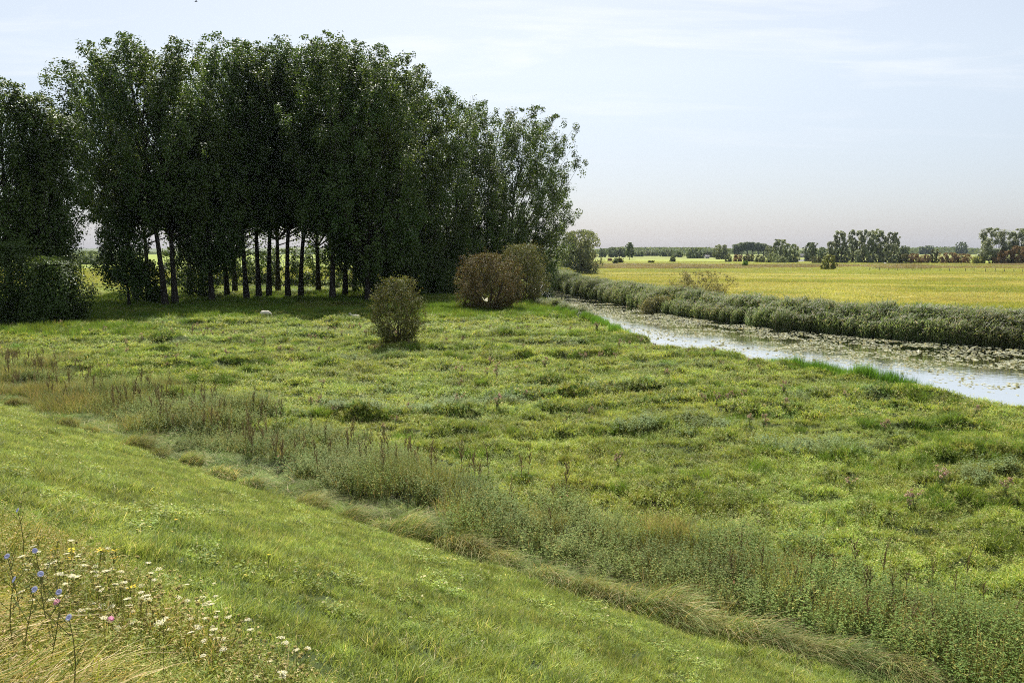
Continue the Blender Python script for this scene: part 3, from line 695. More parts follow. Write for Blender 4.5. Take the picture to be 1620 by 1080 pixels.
# ------------------------------------------------------------------ reeds, sedge, lily pads
def along(L, n, r):
    seg = np.hypot(*np.diff(L, axis=0).T); cs = np.concatenate([[0], np.cumsum(seg)])
    t = r.uniform(0, cs[-1], n); i = np.clip(np.searchsorted(cs, t) - 1, 0, len(seg) - 1); f = ((t - cs[i]) / seg[i])[:, None]
    p = L[i] * (1 - f) + L[i + 1] * f; d = (L[i + 1] - L[i]) / seg[i][:, None]
    return p, d
def build_reeds():
    r = np.random.default_rng(202)
    def reed(g, q):
        n = 46; rr = .5 * np.sqrt(q.uniform(0, 1, n)); an = q.uniform(0, 6.28, n)
        base = np.stack([rr * np.cos(an), rr * np.sin(an), 0 * an], 1)
        h = q.uniform(1.4, 2.5, n); ln = q.normal(0, .10, (n, 2)) + np.array([.10, .02])
        tip = base + np.concatenate([ln * h[:, None], h[:, None]], 1)
        sa = q.uniform(0, 6.28, n); sv = np.stack([np.cos(sa), np.sin(sa), 0 * sa], 1) * .012
        g.add(np.stack([base - sv, base + sv, tip], 1).reshape(-1, 3), np.arange(3 * n).reshape(n, 3))
        per = 7; i = np.repeat(np.arange(n), per); t = np.tile(np.linspace(.3, .95, per), n) + q.normal(0, .04, n * per)
        cc = base[i] + (tip - base)[i] * t[:, None]; m = len(i)
        az = q.normal(0, 1.3, m); d = np.stack([np.cos(az), np.sin(az), 0 * az], 1); L = q.uniform(.35, .6, m)
        s = np.stack([-np.sin(az), np.cos(az), 0 * az], 1) * (.022 * q.uniform(.7, 1.3, m))[:, None]
        mid = cc + d * (L * .5)[:, None] + np.array([0, 0, 1]) * (L * .55)[:, None]; e = cc + d * (L * .80)[:, None] + np.array([0, 0, 1]) * (L * q.uniform(.2, .9, m))[:, None]
        V = np.stack([cc - s * .6, cc + s * .6, mid - s, mid + s, e], 1).reshape(-1, 3)
        k = np.arange(m)[:, None, None] * 5; g.add(V, (k + np.array([[(0, 1, 3), (0, 3, 2), (2, 3, 4)]])).reshape(-1, 3))
        keep = q.uniform(size=n) < .55; b = tip[keep]; bn = np.repeat(np.arange(len(b)), 7)
        az = q.normal(0, .9, len(bn)); L = q.uniform(.12, .30, len(bn))
        cc = b[bn] - np.array([0, 0, 1]) * q.uniform(0, .18, len(bn))[:, None]
        e = cc + np.stack([np.cos(az) * L * .7, np.sin(az) * L * .7, L * q.uniform(-.1, .6, len(bn))], 1)
        s = np.stack([-np.sin(az), np.cos(az), 0 * az], 1) * .022
        g.add(np.stack([cc - s * .3, (cc + e) / 2 - s, e, (cc + e) / 2 + s], 1).reshape(-1, 3), None, np.arange(4 * len(bn)).reshape(-1, 4), m=1)
    def sedge(g, q):
        g.add(*blades(q, 130, .5, .55, 1.0, .026, (.02, .35), 4))
    pr = patch(reed, 6, 'reed', [M['reed'], M['plume']]); ps = patch(sedge, 4, 'sedge', [M['sedge']])
    sub = FAR[1:13]; n = 5200
    p, d = along(sub, n, r); e_, g_ = along(FAR[2:5], 700, r); p = np.concatenate([p, e_]); d = np.concatenate([d, g_]); n = len(p); nrm = np.stack([d[:, 1], -d[:, 0]], 1)      # towards the field
    off = r.uniform(-.7, 1, n); wid = 3.6 + 1.8 * fbm(p[:, 0] * .08, p[:, 1] * .08, 51)
    o0 = np.where(p[:, 1] > 100, -.5, -1.35); o = o0 + ((off + .7) / 1.7) ** 1.25 * wid
    q = p + nrm * o[:, None]
    k = beyond(q[:, 0] + nrm[:, 0] * .9, q[:, 1] + nrm[:, 1] * .9) | (o < .5)
    hole = fbm(q[:, 0] * .25, q[:, 1] * .25, 53, 2)
    k &= ~((hole < .27) & (o < .4) & (q[:, 1] > 78)); q = q[k]; n = len(q)
    hs = .55 + .26 * fbm(q[:, 0] * .13, q[:, 1] * .13, 55, 2) + r.normal(0, .09, n)
    z = np.maximum(H(q[:, 0], q[:, 1]), -.95)
    a = r.uniform(.85, 1.25, n)
    scatter('reed_bed', pr, np.stack([q[:, 0], q[:, 1], z], 1), np.stack([0 * a, 0 * a, r.normal(0, .5, n)], 1), np.stack([a, a, hs * 1.0], 1), r.integers(0, 6, n), 'grey green reeds with brownish plumes along the far river bank', 'reeds')
    # near bank: grey reeds right of the red bush, bright sedge behind them, and a sedge strip further right
    p1, d1 = along(np.array([(3.6, 92), (5.3, 88), (6.6, 80), (7.8, 73)]), 130, r); q1 = p1 + np.stack([-d1[:, 1], d1[:, 0]], 1) * r.uniform(-1.0, .6, 130)[:, None]
    keep = fbm(q1[:, 0] * .5, q1[:, 1] * .35, 57) > .45; q1 = q1[keep]
    n = len(q1); a = r.uniform(.6, .9, n)
    scatter('bank_reeds', pr, np.stack([q1[:, 0], q1[:, 1], H(q1[:, 0], q1[:, 1])], 1), np.stack([0 * a, 0 * a, r.normal(0, .8, n)], 1), np.stack([a, a, r.uniform(.28, .50, n)], 1), r.integers(0, 6, n), 'grey reeds on the near bank beside the red brown bush', 'reeds')
    p2, d2 = along(np.array([(5.6, 84), (6.9, 76), (8.2, 69.5), (9.3, 62)]), 200, r); q2 = p2 + np.stack([d2[:, 1], -d2[:, 0]], 1) * r.uniform(-1.6, .9, 200)[:, None] * .6 - np.array([.5, 0])
    q2 = q2[fbm(q2[:, 0] * .3, q2[:, 1] * .3, 58) > .38]
    p3, d3 = along(np.array([(18.9, 36.9), (17.6, 40.5), (16.3, 45.0), (15.6, 47.2)]), 260, r); q3 = p3 + np.stack([-d3[:, 1], d3[:, 0]], 1) * r.uniform(-1.3, .4, 260)[:, None]
    q = np.concatenate([q2, q3]); n = len(q); a = r.uniform(.6, 1.0, n)
    hs = np.concatenate([r.uniform(.6, 1.1, len(q2)), r.uniform(.8, 1.2, len(q3))])
    scatter('sedge_bed', ps, np.stack([q[:, 0], q[:, 1], np.maximum(H(q[:, 0], q[:, 1]), -.75)], 1), zrot(r, n), np.stack([a, a, hs], 1), r.integers(0, 4, n), 'bright green upright sedge at the near water edge', 'sedge')
    # lily pads: many small floating leaves, some curled up
    n = 260000; x = r.uniform(0, 75, n); y = r.uniform(20, 225, n); k = inside(x, y); x, y = x[k], y[k]
    dn, df = pl_dist(x, y, NEAR), pl_dist(x, y, FAR); qf = df / (df + dn)
    w = fbm(x * .16, y * .16, 59, 3); w2 = fbm(x * .55, y * .55, 60, 2)
    pr_ = sstep(.94, .66, qf + (w - .5) * .55) * sstep(.34, .56, w2) * .85 + (qf > .6) * (y > 85) * .35 * (w2 > .5)
    pr_ = np.where(df < .3, .15, pr_); pr_ = np.maximum(pr_, .006 * (dn > .6))
    k = r.uniform(size=len(x)) < pr_; x, y = x[k], y[k]; n = len(x)
    sides = 7; th = np.linspace(.3, 6.28 - .3, sides); R = r.uniform(.05, .12, n); rz = r.uniform(0, 6.28, n)
    tl = np.where(r.uniform(size=n) < .22, r.uniform(.15, .5, n), .02); ta = -math.pi / 2 + r.normal(0, .7, n)
    ang = th[None] + rz[:, None]; vx = R[:, None] * np.cos(ang); vy = R[:, None] * np.sin(ang)
    up = (vx * np.cos(ta)[:, None] + vy * np.sin(ta)[:, None])
    vz = np.maximum(up, -.01) * tl[:, None] * 1.6 + .012 + .004 * r.uniform(size=n)[:, None]
    V = np.stack([x[:, None] + vx, y[:, None] + vy, -.7 + vz], -1)
    cen = np.stack([x, y, np.full(n, -.7 + .012)], -1)[:, None]
    V = np.concatenate([cen, V], 1).reshape(-1, 3)
    T = np.array([(0, j, j + 1) for j in range(1, sides)])
    T = (np.arange(n)[:, None, None] * (sides + 1) + T[None]).reshape(-1, 3)
    o = D.objects.new('lily_pads', mesh_np('lily_pads', V, [T], [M['pad']])); COL.objects.link(o)
    tag(o, 'floating lily pads covering the far half of the river', 'lily pads', kind='stuff')
build_reeds()

# ------------------------------------------------------------------ trees and bushes
def env_of(style):
    def poplar(t): return np.where(t < .3, .72 + .28 * t / .3, np.sqrt(np.clip(1 - ((t - .3) / .72) ** 2, 0, 1)) ** .72)
    def rnd(t): return np.sqrt(np.clip(1 - ((t - .42) / .60) ** 2, 0, 1)) * .94 + .06
    def willow(t): return np.where(t < .25, .82 + .18 * t / .25, np.sqrt(np.clip(1 - ((t - .25) / .77) ** 2, 0, 1)))
    def dome(t): return np.sqrt(np.clip(1 - (t / 1.02) ** 2.2, 0, 1))
    def bush(t): return np.where(t < .35, .72 + .28 * t / .35, np.sqrt(np.clip(1 - ((t - .35) / .68) ** 2, 0, 1)))
    def column(t): return np.where(t < .2, .8 + .2 * t / .2, np.clip(1 - ((t - .2) / .82) ** 2.4, 0, 1) ** .7)
    return dict(poplar=poplar, round=rnd, willow=willow, dome=dome, bush=bush, column=column)[style]

def grow(r, Ht, Wd, cb, style='round', nbr=40, ncl=5, nl=30, leaf=.25, lean=(0, 0), tr=.3, asc=1.2, spread=(.5, .6), stems=1, dw=1.0, twigr=.03, droop=None, sprig=0, bias=None, wid=.72):
    """-> (trunk Geo, crown Geo); heights in metres, cb = height where the crown starts"""
    tg, cg = Geo(), Geo(); env = env_of(style)
    def axis(z):
        t = np.clip(z / Ht, 0, 1); return np.stack([lean[0] * t ** 1.4, lean[1] * t ** 1.4, z], -1)
    wob = r.normal(0, .012 * Ht, (6, 2))
    stem_paths = []
    for k in range(stems):
        zs = np.linspace(-.3, Ht * (.9 if stems == 1 else .75), 9)
        p = axis(np.maximum(zs, 0)); p[:, 2] = zs
        t = np.linspace(0, 1, 9)
        p[:, 0] += np.interp(t, np.linspace(0, 1, 6), wob[:, 0] * np.linspace(0, 1, 6)); p[:, 1] += np.interp(t, np.linspace(0, 1, 6), wob[:, 1] * np.linspace(0, 1, 6))
        if stems > 1:
            a = k * 2.4 + r.uniform(0, .8); o = Wd * .28 * t[:, None] ** .8 * np.array([[math.cos(a), math.sin(a) * dw, 0]]); p = p + o + np.array([math.cos(a), math.sin(a), 0]) * tr * .9
        rad = tr * (1 if stems == 1 else .75) * (1 - .88 * t ** .8) ; rad[0] *= 1.35
        tg.add(*_q(tube(p, rad, 7))); stem_paths.append(p)
    C = []
    for i in range(nbr):
        tt = (i + r.uniform(0, 1)) / nbr
        zt = cb + tt * (Ht - cb)
        rr = env(np.array(tt)) * Wd / 2 * (.45 + .58 * math.sqrt(r.uniform(0, 1)))
        ph = i * 2.39996 + r.normal(0, .35)
        if bias is not None and r.uniform() < .3: ph = bias + r.normal(0, .5)
        ax = axis(np.array(zt)); tip = ax + np.array([math.cos(ph) * rr, math.sin(ph) * rr * dw, 0])
        sp = stem_paths[i % stems]
        zs = max(min(cb * .9, zt * .8), zt - rr * asc - .04 * Ht, .15); zs = min(zs, sp[-1, 2])
        st = np.array([np.interp(zs, sp[:, 2], sp[:, 0]), np.interp(zs, sp[:, 2], sp[:, 1]), zs])
        tq = np.linspace(0, 1, 5)[:, None]
        ctl = st * .45 + tip * .55 + np.array([math.cos(ph), math.sin(ph) * dw, -.3]) * rr * .12
        path = (1 - tq) ** 2 * st + 2 * tq * (1 - tq) * ctl + tq ** 2 * tip
        br = twigr * (1 + 2.0 * (1 - tt) * min(1, rr / max(Wd * .5, .1)))
        tg.add(*_q(tube(path, br * (1 - .8 * tq[:, 0]), 4)))
        u = np.clip(r.uniform(.35, 1.05, ncl) ** .8, 0, 1.05)[:, None]
        cc = (1 - u) ** 2 * st + 2 * u * (1 - u) * ctl + u ** 2 * tip + np.clip(r.normal(0, 1, (ncl, 3)), -1.4, 1.4) * np.array([spread[0], spread[0] * dw, spread[1]]) * 1.1
        C.append(cc)
    C = np.concatenate(C)
    if cb > 0: C[:, 2] = np.maximum(C[:, 2], cb * .6)
    else: C[:, 2] = np.maximum(C[:, 2], spread[1] * .3)
    i = np.repeat(np.arange(len(C)), nl)
    sz = r.uniform(.6, 1.2, len(C))[i][:, None]
    L = C[i] + np.clip(r.normal(0, 1, (len(i), 3)), -1.7, 1.7) * np.array([spread[0] * .8, spread[0] * .8, spread[1]]) * sz * .75
    ov = L[:, 2] - (Ht - spread[1]); L[:, 2] = np.where(ov > 0, Ht - spread[1] + ov * .4, L[:, 2])
    L[:, 2] = np.maximum(L[:, 2], leaf * .3)
    ctr = axis(np.clip(C[:, 2] - .15 * Wd, 0, Ht)); ow = unit(C - ctr)[i]
    nm = r.normal(0, .42, (len(i), 3)) + .75 * unit(L - C[i] + 1e-6) + .35 * ow + np.array([0, 0, .45])
    cg.add(*_q(leaves(r, L, leaf, wid, nrm=nm, droop=droop)))
    for k in range(sprig):                                               # shoots that stick out of the outline
        tt = r.uniform(.45, .98); ph = r.uniform(0, 6.28); rr = float(env(np.array(tt))) * Wd / 2 * r.uniform(.8, 1)
        b = axis(np.array(cb + tt * (Ht - cb))) + np.array([math.cos(ph) * rr, math.sin(ph) * rr * dw, 0])
        dr = unit(np.array([math.cos(ph) * .7, math.sin(ph) * .7, r.uniform(.5, 1.3)])); ln = r.uniform(.06, .16) * Ht
        tq = np.linspace(0, 1, 4)[:, None]; pth = b + dr * ln * tq; tg.add(*_q(tube(pth, twigr * .5 * (1 - .8 * tq[:, 0]), 3)))
        m = 12; lc = b + dr * ln * r.uniform(0, 1, (m, 1)) + r.normal(0, leaf * .5, (m, 3)); cg.add(*_q(leaves(r, lc, leaf, wid)))
    return tg, cg
def _q(vq): return vq[0], None, vq[1]

def plant(name, cat, label, x, y, geo, leafm, barkm='bark', group=None, z=None, trunk_name='trunk', rz=0):
    root = empty(name, (x, y, float(H(x, y)) if z is None else z), rz); tag(root, label, cat, group)
    geo[0].obj(trunk_name, [M[barkm]], root, True); geo[1].obj('crown', [M[leafm]], root)
    return root

def build_grove():
    G = 'poplars of the dark grove by the river'
    # u base, v base, v top, crown centre u, crown width px, crown bottom v, label
    T = [
        (205, 487, 320, 196, 50, 425, 'slim young poplar at the grove\'s left end with foliage hanging almost to the grass'),
        (262, 487, 62, 222, 125, 310, 'poplar with the left trunk of the close pair'),
        (216, 478, 88, 152, 110, 330, 'poplar behind the slim young one, its crown bulging furthest left'),
        (278, 486, 52, 262, 125, 330, 'tall poplar with the right trunk of the close pair'),
        (336, 483, 165, 332, 80, 400, 'shorter poplar in front with a pale pointed top halfway up the dark grove'),
        (360, 470, 66, 322, 100, 330, 'poplar behind the shorter pale topped one, filling the dip of the skyline'),
        (391, 478, 58, 380, 100, 330, 'poplar with the leftmost of three slender trunks in the middle of the grove'),
        (410, 475, 66, 412, 90, 320, 'poplar with the middle one of three slender trunks in the grove'),
        (426, 474, 60, 448, 105, 310, 'poplar with the rightmost of three slender trunks in the grove'),
        (456, 474, 58, 488, 105, 330, 'poplar left of the two short spaced trunks with grass showing between'),
        (476, 473, 60, 520, 105, 320, 'poplar with a straight trunk just left of the leaning trunk'),
        (526, 481, 58, 548, 110, 340, 'poplar with a thick trunk leaning left to right at the grove front'),
        (546, 472, 66, 580, 100, 340, 'poplar directly right of the leaning trunk in second row'),
        (582, 480, 74, 602, 120, 400, 'broad poplar at the grove front above the small bush'),
        (628, 472, 96, 640, 110, 430, 'poplar where the skyline of the grove starts to drop'),
        (668, 468, 130, 682, 115, 430, 'poplar at the first step down of the skyline, above the red brown bush'),
        (716, 460, 158, 738, 130, 410, 'wide poplar with a dark forked trunk seen behind the red brown bush'),
        (762, 458, 168, 792, 140, 430, 'poplar with a rounded crown above the olive bush'),
        (800, 456, 178, 838, 130, 420, 'rightmost poplar with limbs reaching out over the river'),
    ]
    for k, (ub, vb, vt, uc, wp, vc, lab) in enumerate(T):
        r = np.random.default_rng(300 + k)
        x, y = P(ub, vb); Ht = zat(vt, y) - .5; cb = max(zat(vc + 22, y), 1.2); Wd = wp * y / F * (1.62 if k < 13 else 1.78)
        lean = ((uc - ub) * y / F, r.normal(0, .8))
        big = k not in (0,)
        geo = grow(r, Ht, Wd, cb, 'poplar', nbr=98 if big else 34, ncl=9, nl=38 if k < 13 else 66, leaf=.30, lean=lean, tr=.36 if big else .2, asc=1.5, spread=(.54, .64) if k < 13 else (.62, .70), dw=1.0, twigr=.05)
        plant('poplar_tree', 'tree', lab, x, y, geo, 'poplar', group=G)
    # the far reaching limbs low on the right edge, a tree of its own behind
    r = np.random.default_rng(350)
    x, y = P(838, 449); Ht = zat(248, y)
    geo = grow(r, Ht, 120 * y / F, 3.0, 'round', nbr=50, ncl=7, nl=30, leaf=.34, lean=(3, 0), tr=.35, asc=.7, spread=(.7, .6), twigr=.06, bias=0.0)
    plant('poplar_tree', 'tree', 'loose low poplar at the grove\'s right edge with airy branches against the sky', x, y, geo, 'poplar', group=G)
    for k, (ub, vb, vt, wp, lab) in enumerate([
        (235, 466, 120, 130, 'back row poplar seen between the close pair and the shorter pale topped one'), (300, 462, 110, 140, 'back row poplar behind the shorter pale topped one, left side'),
        (372, 463, 100, 130, 'back row poplar left of the three slender trunks'), (440, 462, 95, 130, 'back row poplar right of the three slender trunks'),
        (504, 463, 92, 130, 'back row poplar just left of the leaning trunk'), (562, 462, 92, 130, 'back row poplar between leaning trunk and broad front poplar'),
        (618, 461, 130, 140, 'back row poplar right of the broad front poplar'), (690, 456, 170, 150, 'back row poplar left of the dark forked trunk')]):
        r = np.random.default_rng(352 + k); x, y = P(ub, vb); Ht = zat(vt, y)
        geo = grow(r, Ht, wp * y / F * 1.2, zat(370 + 15 * (k % 3), y), 'poplar', nbr=40, ncl=7, nl=13, leaf=.38, tr=.38, asc=1.4, spread=(.8, 1.1), twigr=.05)
        plant('poplar_tree', 'tree', lab, x, y, geo, 'poplar', group=G)
    # undergrowth between the trunks
    for k, (u, vb, vt, w, lab) in enumerate([
        (236, 484, 415, 42, 'leafy shrub at the foot of the close pair of trunks'),
        (318, 474, 420, 60, 'dark shrub between the pair of trunks and the shorter pale topped poplar'),
        (600, 478, 415, 70, 'dark shrub behind the small solitary bush'),
        (650, 474, 395, 90, 'dark shrub filling the gap left of the red brown bush'),
        (700, 470, 410, 60, 'narrow dark shrub behind the left edge of the red brown bush'),
        (850, 462, 385, 60, 'dark shrub between the olive bush and the river')]):
        r = np.random.default_rng(370 + k); x, y = P(u, vb); Ht = zat(vt, y)
        geo = grow(r, Ht, w * y / F, .3, 'bush', nbr=30, ncl=6, nl=24, leaf=.26, tr=.10, asc=1.0, spread=(.45, .5), stems=3, twigr=.03)
        plant('understorey_shrub', 'shrub', lab, x, y, geo, 'poplar', group='shrubs under the poplars')
    for k, (u, vb, vt, w, lab) in enumerate([
        (292, 456, 388, 66, 'dark shrub behind the shorter pale topped poplar, left side'), (352, 455, 394, 66, 'dark shrub left of the three slender trunks, behind them'),
        (408, 454, 396, 66, 'low dark shrub behind the three slender trunks'), (452, 455, 391, 66, 'dark shrub right of the three slender trunks, behind them'),
        (508, 456, 388, 70, 'dark shrub behind the leaning trunk'), (560, 457, 384, 74, 'dark shrub behind the broad front poplar')]):
        r = np.random.default_rng(380 + k); x, y = P(u, vb); Ht = zat(vt, y)
        geo = grow(r, Ht, w * y / F * 1.15, .1, 'bush', nbr=30, ncl=6, nl=22, leaf=.38, tr=.10, asc=1.0, spread=(.55, .55), stems=3, twigr=.03)
        plant('understorey_shrub', 'shrub', lab, x, y, geo, 'poplar', group='shrubs under the poplars')
    # the clump at the left edge
    for k, (ub, vb, vt, uc, wp, vc, lab) in enumerate([
        (18, 505, 122, 25, 120, 400, 'tallest poplar of the clump at the left edge of the photograph'),
        (76, 503, 148, 66, 90, 400, 'poplar with a narrow top on the right of the left edge clump'),
        (62, 500, 178, 118, 100, 420, 'poplar leaning right towards the grove from the left edge clump'),
        (-60, 505, 130, -70, 130, 400, 'poplar standing mostly beyond the left edge of the photograph')]):
        r = np.random.default_rng(390 + k); x, y = P(ub, vb); Ht = zat(vt, y)
        geo = grow(r, Ht, wp * y / F * 1.1, zat(vc, y), 'poplar', nbr=76, ncl=8, nl=44, leaf=.235, lean=((uc - ub) * y / F, 0), tr=.32, asc=1.4, spread=(.48, .6), twigr=.045)
        plant('poplar_tree', 'tree', lab, x, y, geo, 'poplar', group='poplars of the left edge clump')
    for k, (u, vb, vt, w, lab) in enumerate([(14, 513, 378, 112, 'dark low bush under the left edge clump, at the frame edge'), (92, 514, 404, 84, 'dark low bush under the left edge clump, nearer the bright gap')]):
        r = np.random.default_rng(398 + k); x, y = P(u, vb); Ht = zat(vt, y)
        geo = grow(r, Ht, w * y / F, .2, 'round', nbr=50, ncl=9, nl=50, leaf=.2, tr=.12, asc=1.0, spread=(.62, .66), stems=4, twigr=.03)
        plant('understorey_shrub', 'shrub', lab, x, y, geo, 'poplar', group='shrubs under the poplars')
build_grove()

def build_bushes():
    r = np.random.default_rng(410); x, y = P(630, 553)
    geo = grow(r, zat(443, y), 92 * y / F, .25, 'bush', nbr=64, ncl=9, nl=40, leaf=.085, tr=.07, asc=1.1, spread=(.20, .24), stems=5, twigr=.014, sprig=46)
    plant('thorn_bush', 'bush', 'small solitary bush with yellowish sprigs alone in the meadow', x, y, geo, 'bush', 'twig')
    g = Geo(); q = np.random.default_rng(411)
    n = 420; a = q.uniform(0, 6.28, n); rr = 1.5 * np.sqrt(q.uniform(0, 1, n)); ps = np.stack([x - .3 + rr * 1.15 * np.cos(a), y - .2 + rr * .8 * np.sin(a), np.zeros(n)], 1); ps[:, 2] = H(ps[:, 0], ps[:, 1])
    g.add(*blades(q, n, 1, .15, .5, .035, (.2, 1.0), 3, pos=ps)); o = g.obj('dead_stems', [M['litter']]); tag(o, 'red brown dead stems round the foot of the small bush', 'dead plants', kind='stuff')
    r = np.random.default_rng(412); x, y = P(772, 494)
    geo = grow(r, zat(402, y), 112 * y / F, .2, 'round', nbr=120, ncl=10, nl=26, leaf=.125, tr=.13, asc=.9, spread=(.34, .34), stems=6, twigr=.022, sprig=60, dw=.85)
    plant('hawthorn_bush', 'bush', 'large rounded red brown hawthorn at the meadow\'s far edge', x, y, geo, 'haw', 'twig')
    r = np.random.default_rng(413); x, y = P(828, 482)
    geo = grow(r, zat(383, y), 84 * y / F, .2, 'round', nbr=110, ncl=9, nl=24, leaf=.14, tr=.13, asc=.9, spread=(.38, .38), stems=5, twigr=.024, sprig=50)
    plant('hawthorn_bush', 'bush', 'olive brown hawthorn rising behind the red brown one, next to the river', x, y, geo, 'hawo', 'twig')
    # willow at the river bend and scrub on the far bank
    r = np.random.default_rng(420); x, y = P(912, 433); 
    geo = grow(r, zat(364, y), 74 * y / F, 1.0, 'willow', nbr=44, ncl=8, nl=30, leaf=.5, tr=.4, asc=.9, spread=(.8, 1.0), stems=3, twigr=.07, droop=(0, 0, -1))
    plant('willow_tree', 'tree', 'grey green willow standing alone at the river bend right of the grove', x, y, geo, 'willow')
    for k, (u, vb, vt, w, m, lab) in enumerate([(1105, 470, 429, 120, 'tawny', 'broad tawny shrub rising above the reeds on the far bank'), (1040, 484, 447, 52, 'tawny', 'pale tawny willow shrub at the water edge left of the broad one'),
                                             (1086, 482, 452, 46, 'tawny', 'low pale shrub at the water edge before the broad tawny one'), (894, 441, 425, 24, 'ybush', 'small yellowish shrub on the bank left of the lone willow')]):
        r = np.random.default_rng(430 + k); x, y = P(u, vb); Ht = zat(vt, y)
        geo = grow(r, Ht, w * y / F, .1, 'bush', nbr=46, ncl=7, nl=26, leaf=.16 if k < 3 else .3, tr=.06, asc=1.0, spread=(.36, .3), stems=4, twigr=.02, sprig=30, dw=.6)
        plant('bank_shrub', 'shrub', lab, x, y, geo, m, 'twig', group='shrubs on the far bank')
build_bushes()

